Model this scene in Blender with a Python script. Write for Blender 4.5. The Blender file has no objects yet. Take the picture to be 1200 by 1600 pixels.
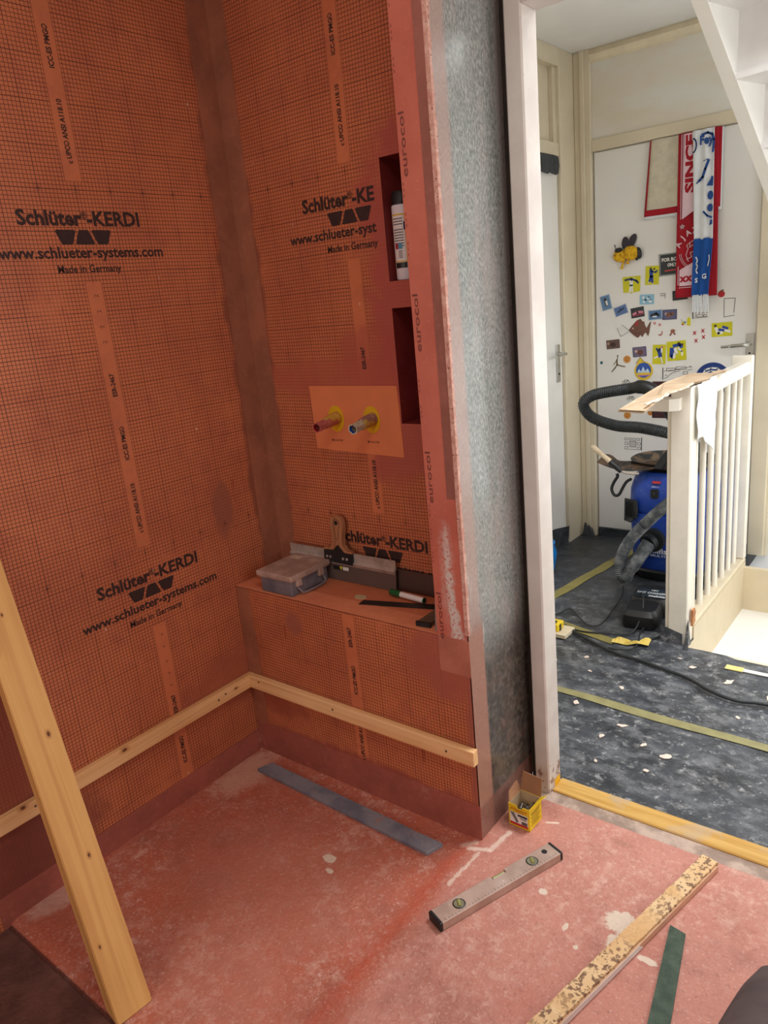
import bpy, bmesh, math, random
from mathutils import Vector, Matrix
random.seed(7)
C = bpy.context.scene.collection
scene = bpy.context.scene
PI = math.pi

# ------------------------------------------------------------------ camera
cam = bpy.data.cameras.new('camera'); camo = bpy.data.objects.new('camera', cam); C.objects.link(camo)
cam.sensor_fit = 'VERTICAL'; cam.sensor_height = 24.0; cam.lens = 24.0 * 1158.9 / 1600.0
cam.clip_start = 0.02
_r = Vector((0.78506964, 0.61237637, -0.09306369)); _u = Vector((-0.09911712, 0.27251043, 0.95703389))
_w = Vector((-0.61142576, 0.74211404, -0.27463665))
camo.matrix_world = Matrix(((_r.x, _u.x, -_w.x, 1.8501), (_r.y, _u.y, -_w.y, -1.662), (_r.z, _u.z, -_w.z, 1.461), (0, 0, 0, 1)))
scene.camera = camo
# ------------------------------------------------------------------ world, lights, exposure
wd = bpy.data.worlds.new('world'); scene.world = wd; wd.use_nodes = True
wd.node_tree.nodes['Background'].inputs[0].default_value = (0.75, 0.85, 1.0, 1)
wd.node_tree.nodes['Background'].inputs[1].default_value = 0.6
def area(name, loc, target, sx, sy, power, col, spread=180):
    l = bpy.data.lights.new(name, 'AREA'); l.shape = 'RECTANGLE'; l.size = sx; l.size_y = sy
    l.energy = power; l.color = col; l.spread = math.radians(spread)
    o = bpy.data.objects.new(name, l); C.objects.link(o); o.location = loc
    o.rotation_euler = (Vector(target) - Vector(loc)).to_track_quat('-Z', 'Y').to_euler()
    return o
area('window_light', (0.8, -2.93, 1.35), (0.75, 0, 0.9), 1.1, 1.0, 10.5, (1.0, 0.97, 0.93))            # bathroom window
area('bath_window_light', (2.55, -0.75, 1.25), (0.4, -0.4, 0.8), 0.9, 1.0, 8.5, (0.95, 0.98, 1.0))   # bathroom side window
area('ceiling_fill', (1.5, -1.1, 2.52), (1.45, -1.0, 0), 0.5, 0.5, 5.5, (1.0, 0.93, 0.85))            # soft fill added under the bathroom ceiling, no fitting
area('stair_window_light', (2.72, 0.9, 1.5), (1.0, 1.2, 0.5), 1.5, 1.1, 25, (0.95, 0.98, 1.0))      # window over the stairs
area('landing_window_light', (1.85, 2.30, 0.95), (1.5, 0.0, 0.6), 1.1, 1.6, 15, (0.93, 0.97, 1.0))      # tall window at the end of the landing
area('hall_ceiling_fill', (1.45, 0.72, 2.50), (1.35, 0.85, 0), 0.6, 0.5, 15, (0.96, 0.98, 1.0), 120)         # unseen fill added under the hall ceiling to brighten doorway and floor
scene.view_settings.view_transform = 'Standard'; scene.view_settings.look = 'None'
scene.view_settings.gamma = 1.0; scene.view_settings.use_curve_mapping = False
scene.view_settings.exposure = 0.35
try:
    scene.cycles.max_bounces = 8; scene.cycles.diffuse_bounces = 5; scene.cycles.glossy_bounces = 3
    scene.cycles.caustics_reflective = False; scene.cycles.caustics_refractive = False
    scene.cycles.sample_clamp_indirect = 4
except Exception: pass

# ------------------------------------------------------------------ colour + shader helpers
def lin(c):
    c = c / 255.0
    return c / 12.92 if c <= 0.04045 else ((c + 0.055) / 1.055) ** 2.4
def rgb(r, g, b): return (lin(r), lin(g), lin(b), 1.0)
class S:
    """socket wrapper with arithmetic"""
    def __init__(s, T, o): s.T = T; s.o = o
    def __add__(a, b): return a.T.m('ADD', a, b)
    def __radd__(a, b): return a.T.m('ADD', b, a)
    def __sub__(a, b): return a.T.m('SUBTRACT', a, b)
    def __rsub__(a, b): return a.T.m('SUBTRACT', b, a)
    def __mul__(a, b): return a.T.m('MULTIPLY', a, b)
    def __rmul__(a, b): return a.T.m('MULTIPLY', b, a)
    def __truediv__(a, b): return a.T.m('DIVIDE', a, b)
    def __neg__(a): return a.T.m('MULTIPLY', a, -1.0)
class T:
    def __init__(t, name, rough=0.6, metal=0.0, spec=None):
        t.mat = bpy.data.materials.new(name); t.mat.use_nodes = True; t.nt = t.mat.node_tree
        t.b = t.nt.nodes['Principled BSDF']; t.b.inputs['Roughness'].default_value = rough
        t.b.inputs['Metallic'].default_value = metal
        if spec is not None: t.b.inputs['Specular IOR Level'].default_value = spec
        t._c = None
    def n(t, kind): return t.nt.nodes.new(kind)
    def put(t, sock, v):
        if isinstance(v, S): t.nt.links.new(v.o, sock)
        elif isinstance(v, (tuple, list)) and len(v) == 3 and sock.type == 'RGBA': sock.default_value = (*v, 1)
        else: sock.default_value = v
    def m(t, op, a, b=None, c=None, clamp=False):
        x = t.n('ShaderNodeMath'); x.operation = op; x.use_clamp = clamp
        t.put(x.inputs[0], a)
        if b is not None: t.put(x.inputs[1], b)
        if c is not None: t.put(x.inputs[2], c)
        return S(t, x.outputs[0])
    def coord(t):
        if t._c is None:
            x = t.n('ShaderNodeTexCoord'); t._c = S(t, x.outputs['Object'])
        return t._c
    def xyz(t):
        x = t.n('ShaderNodeSeparateXYZ'); t.put(x.inputs[0], t.coord())
        return [S(t, x.outputs[i]) for i in range(3)]
    def vec(t, a, b, c):
        x = t.n('ShaderNodeCombineXYZ'); t.put(x.inputs[0], a); t.put(x.inputs[1], b); t.put(x.inputs[2], c)
        return S(t, x.outputs[0])
    def scale(t, sx, sy, sz, off=(0, 0, 0)):
        x = t.n('ShaderNodeMapping'); t.put(x.inputs[0], t.coord()); x.inputs[3].default_value = (sx, sy, sz); x.inputs[1].default_value = off
        return S(t, x.outputs[0])
    def noise(t, sc=5, det=3, rough=0.55, v=None, dist=0.0):
        x = t.n('ShaderNodeTexNoise'); t.put(x.inputs['Vector'], v or t.coord())
        x.inputs['Scale'].default_value = sc; x.inputs['Detail'].default_value = det
        x.inputs['Roughness'].default_value = rough; x.inputs['Distortion'].default_value = dist
        return S(t, x.outputs[0])
    def voro(t, sc=5, v=None, feat='F1'):
        x = t.n('ShaderNodeTexVoronoi'); x.feature = feat; t.put(x.inputs['Vector'], v or t.coord()); x.inputs['Scale'].default_value = sc
        return S(t, x.outputs['Distance'])
    def step(t, v, a, b, lo=0.0, hi=1.0):
        x = t.n('ShaderNodeMapRange'); x.interpolation_type = 'SMOOTHSTEP'
        t.put(x.inputs[0], v); x.inputs[1].default_value = a; x.inputs[2].default_value = b
        x.inputs[3].default_value = lo; x.inputs[4].default_value = hi
        return S(t, x.outputs[0])
    def mix(t, f, a, b, mode='MIX'):
        x = t.n('ShaderNodeMix'); x.data_type = 'RGBA'; x.blend_type = mode
        t.put(x.inputs[0], f); t.put(x.inputs[6], a); t.put(x.inputs[7], b)
        return S(t, x.outputs[2])
    def color(t, c): t.put(t.b.inputs['Base Color'], c); return t
    def rough(t, v): t.put(t.b.inputs['Roughness'], v); return t
    def bump(t, h, strength=0.3, dist=0.002):
        x = t.n('ShaderNodeBump'); x.inputs['Strength'].default_value = strength; x.inputs['Distance'].default_value = dist
        t.put(x.inputs['Height'], h); t.nt.links.new(x.outputs[0], t.b.inputs['Normal']); return t
    def ell(t, u, v, cu, cv, ru, rv, wob=None, soft=0.35):
        """soft elliptical patch mask, edge broken by noise"""
        du = (u - cu) / ru; dv = (v - cv) / rv
        d = du * du + dv * dv
        if wob is not None: d = d + (wob - 0.5) * 3.2
        return t.step(d, 1.0 - soft, 1.0 + soft, 1.0, 0.0)
def plain(name, c, rough=0.6, metal=0.0, var=0.12, sc=12, spec=None, bump=0.0):
    t = T(name, rough, metal, spec)
    n = t.noise(sc, 4)
    dark = tuple(x * (1 - var) for x in c[:3]); light = tuple(min(1, x * (1 + var)) for x in c[:3])
    t.color(t.mix(t.step(n, 0.3, 0.7), (*dark, 1), (*light, 1)))
    if bump: t.bump(t.noise(sc * 8, 3), bump, 0.001)
    return t.mat

def floor_blobs(t, x, y, wob): pass

def kerdi(name, axis, off, patches=(), left=False):
    """orange membrane printed with a 1 cm grid and a plain band at the sheet's centre"""
    t = T(name, 0.55, 0, 0.35)
    x, y, z = t.xyz(); u = (y if axis == 'y' else x) - off
    warp = t.noise(2.2, 2); wz = (warp - 0.5) * 0.02
    uu = u * 100.0 + wz * 30.0; vv = z * 100.0 + wz * 40.0
    def line(q, w):
        f = t.m('ABSOLUTE', t.m('FRACT', q + 0.5) - 0.5)
        return t.step(f, w * 0.6, w * 1.5, 1.0, 0.0)
    g = t.m('MAXIMUM', line(uu, 0.085), line(vv, 0.085))
    g5 = t.m('MAXIMUM', line(uu / 10.0, 0.011), line(vv / 10.0, 0.011))
    g = t.m('MAXIMUM', g * 0.85, g5 * 0.92)
    # plain strip
    per = t.m('FRACT', (z + 0.14) / 0.98)
    inz = t.m('LESS_THAN', per, 0.75)
    au = t.m('ABSOLUTE', u)
    ins = t.m('LESS_THAN', au, 0.0235) * inz
    edge = t.step(t.m('ABSOLUTE', au - 0.0235), 0.0004, 0.0012, 1.0, 0.0) * inz
    g = t.m('MAXIMUM', g * (1.0 - ins), edge * 0.7)
    n1 = t.noise(3.0, 5, 0.6); n2 = t.noise(14, 4, 0.6); nf = t.noise(90, 3)
    base = t.mix(t.step(n1, 0.3, 0.72), rgb(190, 108, 72), rgb(212, 126, 84))
    base = t.mix(t.step(n2, 0.45, 0.75) * 0.5, base, rgb(178, 96, 74))
    base = t.mix(t.step(nf, 0.4, 0.8) * 0.18, base, rgb(225, 135, 100))
    fade = 1.0 - t.step(t.noise(5.5, 5, 0.62), 0.56, 0.72) * 0.45
    wob = t.noise(9, 4, 0.6)
    pm = None
    cov = base
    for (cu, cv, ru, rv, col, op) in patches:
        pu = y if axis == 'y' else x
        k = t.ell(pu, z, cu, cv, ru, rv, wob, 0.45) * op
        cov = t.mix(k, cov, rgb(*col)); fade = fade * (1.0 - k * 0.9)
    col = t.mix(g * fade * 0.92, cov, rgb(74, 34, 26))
    # dark red scratches and pale specks
    sv = t.scale(40, 40, 5); sc = t.step(t.noise(1.0, 2, 0.5, sv), 0.72, 0.76)
    col = t.mix(sc * 0.45, col, rgb(120, 40, 32))
    sp = t.step(t.voro(19, t.scale(1, 1, 0.6)), 0.035, 0.075, 1.0, 0.0) * t.step(t.noise(6, 2), 0.52, 0.6)
    col = t.mix(sp * 0.6, col, rgb(226, 190, 172))
    t.color(col); t.rough(t.step(n2, 0.3, 0.7, 0.42, 0.62))
    t.bump(t.noise(30, 4) * 0.6 + g * 0.1, 0.25, 0.0015)
    return t.mat

def paste(name, a, b, sc=8, rough=0.5, dust=None, bump=0.3):
    t = T(name, rough, 0, 0.4)
    n = t.noise(sc, 5, 0.62); n2 = t.noise(sc * 9, 4, 0.6)
    c = t.mix(t.step(n, 0.32, 0.7), rgb(*a), rgb(*b))
    c = t.mix(t.step(n2, 0.5, 0.8) * 0.25, c, rgb(*[min(255, q + 38) for q in b]))
    if dust: c = t.mix(t.step(t.noise(sc * 2.2, 6, 0.7), 0.6, 0.72) * 0.5, c, rgb(*dust))
    t.color(c); t.bump(n2 + n, bump, 0.0015)
    return t.mat

def wood(name, a, b, axis='x', sc=1.0, knots=(), rough=0.55, dirt=None):
    t = T(name, rough, 0, 0.3)
    x, y, z = t.xyz()
    s = {'x': (1.2, 45, 45), 'y': (45, 1.2, 45), 'z': (45, 45, 1.2)}[axis]
    v = t.scale(*[q * sc for q in s])
    n = t.noise(1.0, 4, 0.6, v, 0.6)
    big = t.noise(3, 3)
    c = t.mix(t.step(n, 0.34, 0.66), rgb(*a), rgb(*b))
    c = t.mix(t.step(big, 0.4, 0.7) * 0.3, c, rgb(*[min(255, q + 14) for q in b]))
    for (kx, ky, kz, r) in knots:
        dx = x - kx; dy = y - ky; dz = z - kz
        k = {'x': 0.45, 'y': 1, 'z': 1}
        d = t.m('SQRT', dx * dx * (0.3 if axis == 'x' else 1.0) + dy * dy * (0.3 if axis == 'y' else 1.0) + dz * dz * (0.3 if axis == 'z' else 1.0))
        c = t.mix(t.step(d, r * 0.7, r * 1.9, 0.55, 0.0), c, rgb(176, 112, 62))
        c = t.mix(t.step(d, r * 0.45, r * 0.9, 0.95, 0.0), c, rgb(92, 50, 26))
    if dirt: c = t.mix(t.step(t.noise(7, 5, 0.65), 0.55, 0.7) * 0.5, c, rgb(*dirt))
    t.color(c); t.bump(n, 0.25, 0.0008)
    return t.mat

# ------------------------------------------------------------------ mesh helpers
def BM(): return bmesh.new()
def box(bm, x0, x1, y0, y1, z0, z1, bev=0.0, M=None, seg=1):
    vs = [bm.verts.new((x, y, z)) for x in (x0, x1) for y in (y0, y1) for z in (z0, z1)]
    fs = [(0, 1, 3, 2), (4, 6, 7, 5), (0, 4, 5, 1), (2, 3, 7, 6), (0, 2, 6, 4), (1, 5, 7, 3)]
    faces = [bm.faces.new([vs[i] for i in f]) for f in fs]
    if bev > 0:
        ed = list({e for f in faces for e in f.edges})
        r = bmesh.ops.bevel(bm, geom=ed, offset=bev, segments=seg, affect='EDGES', profile=0.5)
        vs = list({v for f in r['faces'] for v in f.verts} | {v for v in vs if v.is_valid})
    if M is not None: bmesh.ops.transform(bm, matrix=M, verts=[v for v in vs if v.is_valid])
    return bm
def prism(bm, pts, vec):
    """closed polygon pts (3-D) extruded by vec"""
    a = [bm.verts.new(p) for p in pts]; b = [bm.verts.new(Vector(p) + Vector(vec)) for p in pts]
    bm.faces.new(a); bm.faces.new(b[::-1]); n = len(a)
    for i in range(n): bm.faces.new([a[i], b[i], b[(i + 1) % n], a[(i + 1) % n]][::-1])
    return bm
def smooth_path(pts, k=8):
    P = [Vector(p) for p in pts]; out = []
    for i in range(len(P) - 1):
        p0 = P[max(i - 1, 0)]; p1 = P[i]; p2 = P[i + 1]; p3 = P[min(i + 2, len(P) - 1)]
        for j in range(k):
            t = j / k
            out.append(0.5 * ((2 * p1) + (p2 - p0) * t + (2 * p0 - 5 * p1 + 4 * p2 - p3) * t * t + (3 * p1 - p0 - 3 * p2 + p3) * t ** 3))
    out.append(P[-1]); return out
def resample(P, d):
    out = [P[0]]; acc = 0
    for a, b in zip(P, P[1:]):
        L = (b - a).length
        while acc + L >= d:
            t = (d - acc) / L; a = a.lerp(b, t); out.append(a); L = (b - a).length; acc = 0
            if L < 1e-9: break
        acc += L
    return out
def tube(bm, P, r, n=10, cap=True):
    P = [Vector(p) for p in P]; rs = r if isinstance(r, (list, tuple)) else [r] * len(P)
    up = Vector((0, 0, 1)); rings = []; prev = None
    for i, p in enumerate(P):
        d = (P[min(i + 1, len(P) - 1)] - P[max(i - 1, 0)])
        if d.length < 1e-9: d = Vector((0, 0, 1))
        d.normalize()
        if prev is None:
            s = d.cross(up)
            if s.length < 0.1: s = d.cross(Vector((1, 0, 0)))
        else: s = prev - d * prev.dot(d)
        s.normalize(); prev = s; q = d.cross(s)
        rings.append([bm.verts.new(p + (s * math.cos(a) + q * math.sin(a)) * rs[i]) for a in [2 * PI * k / n for k in range(n)]])
    for A, B in zip(rings, rings[1:]):
        for k in range(n): bm.faces.new([A[k], A[(k + 1) % n], B[(k + 1) % n], B[k]])
    if cap: bm.faces.new(rings[0][::-1]); bm.faces.new(rings[-1])
    return bm
def hose(bm, pts, r, rib=0.0, pitch=0.006, n=14):
    P = resample(smooth_path(pts, 14), pitch)
    rs = [r + (rib if i % 2 else -rib) for i in range(len(P))]
    return tube(bm, P, rs, n)
def loft(bm, secs, n=32, e=1.0):
    """stack of superellipse sections (z, rx, ry, cx, cy); e<1 squarer"""
    rings = []
    for (z, rx, ry, cx, cy) in secs:
        ring = []
        for k in range(n):
            a = 2 * PI * (k + 0.5) / n; c = math.cos(a); s = math.sin(a)
            ring.append(bm.verts.new((cx + rx * math.copysign(abs(c) ** e, c), cy + ry * math.copysign(abs(s) ** e, s), z)))
        rings.append(ring)
    for A, B in zip(rings, rings[1:]):
        for k in range(n): bm.faces.new([A[k], A[(k + 1) % n], B[(k + 1) % n], B[k]])
    bm.faces.new(rings[0][::-1]); bm.faces.new(rings[-1])
    return bm
def cyl(bm, p, q, r, n=20, r2=None): return tube(bm, [p, q], [r, r if r2 is None else r2], n)
def stroke2(bm, pts, w, y=0.0, d=0.0006, cap=True):
    """flat line of width w in the x-z plane, facing -y"""
    for a, b in zip(pts, pts[1:]):
        a = Vector((a[0], a[1])); b = Vector((b[0], b[1])); t = (b - a)
        if t.length < 1e-6: continue
        t.normalize(); nrm = Vector((-t.y, t.x)) * w / 2; e = t * (w * 0.35)
        q = [a - e + nrm, b + e + nrm, b + e - nrm, a - e - nrm]
        prism(bm, [(p.x, y, p.y) for p in q], (0, -d, 0))
    return bm
def poly2(bm, pts, y=0.0, d=0.0006): return prism(bm, [(p[0], y, p[1]) for p in pts], (0, -d, 0))
def circ(cx, cz, r, n=20, rz=None, a0=0, a1=2 * PI): return [(cx + r * math.cos(a0 + (a1 - a0) * k / n), cz + (rz or r) * math.sin(a0 + (a1 - a0) * k / n)) for k in range(n + (0 if a1 - a0 > 6.2 else 1))]
def obj(name, bm, mat, parent=None, smooth=False, label=None, loc=None, rot=None):
    bmesh.ops.recalc_face_normals(bm, faces=bm.faces[:])
    me = bpy.data.meshes.new(name); bm.to_mesh(me); bm.free()
    if mat: me.materials.append(mat)
    if smooth:
        me.polygons.foreach_set('use_smooth', [True] * len(me.polygons))
        try: me.set_sharp_from_angle(angle=math.radians(40))
        except Exception: pass
    o = bpy.data.objects.new(name, me); C.objects.link(o)
    if parent: o.parent = parent
    if loc: o.location = loc
    if rot: o.rotation_euler = rot
    if label: o['label'] = label
    return o
def tag(o, label, cat, group=None):
    o['label'] = label; o['category'] = cat
    if group: o['group'] = group
    return o
def thing(name, label, cat, loc=(0, 0, 0), rot=(0, 0, 0), group=None):
    o = bpy.data.objects.new(name, None); C.objects.link(o); o.empty_display_size = 0.05
    o.location = loc; o.rotation_euler = rot
    return tag(o, label, cat, group)
def struct(name, bm, mat, parent=None, **k):
    o = obj(name, bm, mat, parent, **k)
    if parent is None: o['kind'] = 'structure'
    return o
def text_bm(bm, body, O, xd, yd, width=None, size=0.05, bold=0.0, d=0.0004, align='CENTER', rot=0.0, height=None):
    """lettering as geometry on the plane (O, xd, yd); O = centre of the baseline"""
    cu = bpy.data.curves.new('t', 'FONT'); cu.body = body; cu.size = 1.0; cu.offset = bold; cu.resolution_u = 2
    o = bpy.data.objects.new('t', cu); C.objects.link(o); bpy.context.view_layer.update()
    me = bpy.data.meshes.new_from_object(o.evaluated_get(bpy.context.evaluated_depsgraph_get()))
    bpy.data.objects.remove(o); bpy.data.curves.remove(cu)
    xs = [v.co.x for v in me.vertices]
    if not xs: return bm
    x0, x1 = min(xs), max(xs); k = (width / (x1 - x0)) if width else size
    ky = k if height is None else height / 0.73
    xd = Vector(xd).normalized(); yd = Vector(yd).normalized(); nn = xd.cross(yd); O = Vector(O)
    cx = (x0 + x1) / 2 if align == 'CENTER' else x0
    cr, sr = math.cos(rot), math.sin(rot)
    vs = []
    for v in me.vertices:
        a = (v.co.x - cx) * k; b = v.co.y * ky
        vs.append(bm.verts.new(O + xd * (a * cr - b * sr) + yd * (a * sr + b * cr) + nn * d))
    for p in me.polygons:
        try: bm.faces.new([vs[i] for i in p.vertices])
        except Exception: pass
    bpy.data.meshes.remove(me)
    return bm
def flat(name, bm, mat, parent, label=None):
    """lettering mesh: keep face winding as built"""
    me = bpy.data.meshes.new(name); bm.to_mesh(me); bm.free(); me.materials.append(mat)
    o = bpy.data.objects.new(name, me); C.objects.link(o); o.parent = parent
    if label: o['label'] = label
    return o

# ------------------------------------------------------------------ materials
REDP = (168, 84, 72)
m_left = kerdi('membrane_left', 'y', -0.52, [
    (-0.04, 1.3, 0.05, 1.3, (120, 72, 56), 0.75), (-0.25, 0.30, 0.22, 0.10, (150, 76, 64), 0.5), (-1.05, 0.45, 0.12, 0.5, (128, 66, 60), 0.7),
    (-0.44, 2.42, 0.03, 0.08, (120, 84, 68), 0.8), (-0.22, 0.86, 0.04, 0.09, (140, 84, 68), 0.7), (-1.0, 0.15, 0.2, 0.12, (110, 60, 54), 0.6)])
m_back = kerdi('membrane_back', 'x', 0.46, [
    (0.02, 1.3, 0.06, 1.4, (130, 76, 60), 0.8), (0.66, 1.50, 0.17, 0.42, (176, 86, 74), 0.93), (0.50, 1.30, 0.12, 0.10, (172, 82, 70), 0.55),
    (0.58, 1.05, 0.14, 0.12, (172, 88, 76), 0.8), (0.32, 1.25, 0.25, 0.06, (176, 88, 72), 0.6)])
m_bench = kerdi('membrane_bench', 'x', 0.483, [
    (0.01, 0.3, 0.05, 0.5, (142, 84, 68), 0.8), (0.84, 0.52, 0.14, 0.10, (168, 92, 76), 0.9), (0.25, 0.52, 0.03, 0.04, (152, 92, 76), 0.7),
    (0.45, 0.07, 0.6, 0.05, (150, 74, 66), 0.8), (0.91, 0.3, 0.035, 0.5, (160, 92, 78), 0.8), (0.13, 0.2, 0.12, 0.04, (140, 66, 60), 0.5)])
m_ledge = kerdi('membrane_ledge', 'x', 0.483, [(0.3, 0.604, 2, 2, (226, 136, 96), 0.35)])
m_tape = paste('sealing_tape', (142, 90, 68), (168, 104, 78), 6)
m_skirt = paste('skirting_tape', (148, 84, 72), (172, 96, 82), 7, 0.5, (190, 140, 125))
def pier_mat():
    t = T('red_sealant', 0.5, 0, 0.4); x, y, z = t.xyz(); n = t.noise(5, 5, .6); wob = t.noise(30, 5, .7)
    c = t.mix(t.step(n, .3, .7), rgb(188, 100, 82), rgb(204, 116, 96))
    c = t.mix(t.step(t.noise(90, 4, .7), .58, .7) * .25, c, rgb(222, 150, 132))
    for (cx, cz, rx, rz, op) in [(.848, .80, .010, .09, .75), (.852, .70, .012, .08, .9), (.858, .63, .016, .07, .9), (.872, .57, .018, .05, .8), (.886, .47, .006, .06, .7), (.845, .76, .022, .16, .3)]:
        k = t.ell(x, z, cx, cz, rx, rz, wob, .7) * t.step(t.noise(120, 4, .7), .38, .52) * op
        c = t.mix(k, c, rgb(214, 206, 198))
    t.color(c); t.bump(n + wob * .4, .35, .0015); return t.mat
m_pier = pier_mat()
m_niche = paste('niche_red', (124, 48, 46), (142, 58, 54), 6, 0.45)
m_patch = plain('patch_sheet', rgb(222, 130, 84), 0.5, 0, 0.05, 9)
m_print = plain('print_ink', rgb(52, 30, 26), 0.7, 0, 0.25, 60)
m_print2 = plain('faded_print_ink', rgb(118, 62, 52), 0.7, 0, 0.25, 60)
m_white = plain('white_paint', rgb(236, 234, 228), 0.45, 0, 0.03, 5)
m_cream = plain('cream_paint', rgb(218, 207, 182), 0.5, 0, 0.05, 4)
m_rail = plain('rail_paint', rgb(234, 228, 214), 0.45, 0, 0.05, 9)
m_ceil = plain('ceiling_paint', rgb(236, 236, 234), 0.8, 0, 0.03, 3)
m_room = plain('room_paint', rgb(214, 206, 198), 0.8, 0, 0.03, 3)
m_black = plain('black_plastic', rgb(26, 27, 29), 0.45, 0, 0.2, 30)
m_rubber = plain('black_rubber', rgb(34, 38, 40), 0.5, 0, 0.2, 30)
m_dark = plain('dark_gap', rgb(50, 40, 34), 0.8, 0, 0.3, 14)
m_blue = None
m_steel = T('steel', 0.4, 0.35); m_steel.color(m_steel.mix(m_steel.step(m_steel.noise(20, 4), 0.35, 0.7), rgb(196, 184, 174), rgb(160, 146, 136))); m_steel = m_steel.mat
m_chrome = plain('satin_metal', rgb(196, 196, 190), 0.25, 0.9, 0.05)
def plaster_panel():
    t = T('scumbled_panel', 0.75)
    n = t.noise(1.2, 5, 0.6, t.scale(1.2, 1, 4)); c = t.mix(t.step(n, 0.35, 0.65), rgb(224, 216, 200), rgb(226, 226, 220))
    t.color(t.mix(t.step(t.noise(2.5, 3, 0.5, t.scale(1, 1, 3)), 0.45, 0.7) * 0.6, c, rgb(216, 204, 176))); return t.mat
m_panel = plaster_panel()
def floor_mat():
    t = T('red_sealed_floor', 0.5, 0, 0.4)
    x, y, z = t.xyz()
    big = t.noise(2.4, 5, 0.6); mid = t.noise(9, 6, 0.65); fine = t.noise(70, 4, 0.6); wob = t.noise(34, 5, 0.7)
    outside = t.step(x + (y + 0.25) * 0.05, 0.86, 0.93)
    c = t.mix(outside, rgb(188, 104, 80), rgb(200, 136, 120))
    c = t.mix(t.step(mid, 0.38, 0.7) * 0.55, c, t.mix(outside, rgb(172, 106, 88), rgb(184, 124, 110)))
    c = t.mix(t.step(t.noise(3.3, 6, 0.7, t.scale(1, 1, 1, (5, 2, 0))), 0.5, 0.68) * 0.5, c, rgb(148, 90, 74))
    dustm = t.step(big, 0.42, 0.62) * t.step(t.noise(24, 6, 0.72), 0.48, 0.66)
    c = t.mix(dustm * 0.6, c, rgb(222, 180, 162))
    c = t.mix(t.step(t.noise(46, 6, 0.75), 0.52, 0.66) * t.step(big, 0.3, 0.6) * 0.45, c, rgb(228, 190, 174))
    c = t.mix(t.step(t.noise(85, 5, 0.75, None, 0.6), 0.54, 0.66) * 0.42, c, rgb(140, 82, 70))
    c = t.mix(t.step(t.noise(130, 4, 0.75), 0.57, 0.68) * 0.5, c, rgb(238, 212, 202))
    c = t.mix(t.step(t.noise(4.0, 3), 0.55, 0.72) * 0.22, c, rgb(184, 82, 62))
    # dusty corner and streaks, cement blots (shapes of their own)
    def blot(cx, cy, rx, ry, col, op, soft=0.3, w=wob):
        nonlocal c
        c = t.mix(t.ell(x, y, cx, cy, rx, ry, w, soft) * op, c, rgb(*col))
    blot(0.06, -0.34, 0.07, 0.12, (216, 168, 146), 0.8, 0.8)
    blot(0.03, -0.98, 0.05, 0.09, (216, 176, 160), 0.7, 0.8)
    blot(0.50, -0.62, 0.30, 0.22, (196, 130, 112), 0.45, 0.9)
    blot(0.62, -0.93, 0.22, 0.13, (206, 140, 122), 0.4, 0.9)
    for i, (bx, by, a, b2) in enumerate([(1.314, -0.285, 0.042, 0.035), (1.325, -0.345, 0.022, 0.022), (1.40, -0.352, 0.022, 0.009), (1.119, -0.295, 0.011, 0.010), (1.211, -0.365, 0.006, 0.012), (0.568, -0.489, 0.020, 0.014), (1.255, -0.405, 0.005, 0.006), (0.60, -0.525, 0.012, 0.008)]):
        blot(bx, by, a, b2, (226, 212, 192), 0.85, 0.2)
    def seg(x0, y0, x1, y1, w, op):
        nonlocal c
        L2 = (x1 - x0) ** 2 + (y1 - y0) ** 2
        h = t.m('MAXIMUM', t.m('MINIMUM', ((x - x0) * (x1 - x0) + (y - y0) * (y1 - y0)) / L2, 1.0), 0.0)
        dx = x - x0 - h * (x1 - x0); dy = y - y0 - h * (y1 - y0)
        d = t.m('SQRT', dx * dx + dy * dy) + (wob - 0.5) * 0.022
        c = t.mix(t.step(d, w * 0.3, w * 1.3, op, 0.0), c, rgb(234, 210, 192))
    for q in [(0.880, -0.262, 0.935, -0.240, 0.009, 0.8), (0.935, -0.240, 0.945, -0.150, 0.008, 0.75), (0.915, -0.262, 0.905, -0.40, 0.006, 0.7), (1.015, -0.06, 1.045, -0.045, 0.004, 0.9), (0.86, -0.255, 0.885, -0.235, 0.012, 0.5)]: seg(*q)
    cr = t.step(t.m('ABSOLUTE', x - 0.86 + (y + 0.25) * 0.02), 0.0, 0.035, 1.0, 0.0) * t.step(y, -0.28, -0.24, 1.0, 0.0)
    c = t.mix(cr * 0.3, c, rgb(206, 88, 66))
    blot(1.22, -0.03, 0.03, 0.012, (170, 120, 100), 0.6, 0.5)
    # grey grout strip by the threshold
    gr = t.step(y, 0.018, 0.026)
    c = t.mix(gr, c, t.mix(t.step(mid, 0.4, 0.6), rgb(150, 128, 114), rgb(196, 172, 156)))
    # dark slab beyond the tray edge
    dk = t.step(y, -1.120, -1.116, 1.0, 0.0) * t.step(x, 0.9, 0.92, 1.0, 0.0)
    c = t.mix(dk, c, t.mix(t.step(mid, 0.4, 0.65), rgb(84, 56, 50), rgb(108, 72, 64)))
    ed = t.step(t.m('ABSOLUTE', y + 1.116), 0.002, 0.006, 1.0, 0.0) * t.step(x, 0.9, 0.92, 1.0, 0.0)
    c = t.mix(ed * 0.8, c, rgb(52, 28, 26))
    t.color(c); t.rough(t.step(mid, 0.3, 0.7, 0.36, 0.62)); t.bump(t.noise(70, 6, 0.7) * 0.7 + fine * 0.4, 0.9, 0.004)
    return t.mat
m_floor = floor_mat()
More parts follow.
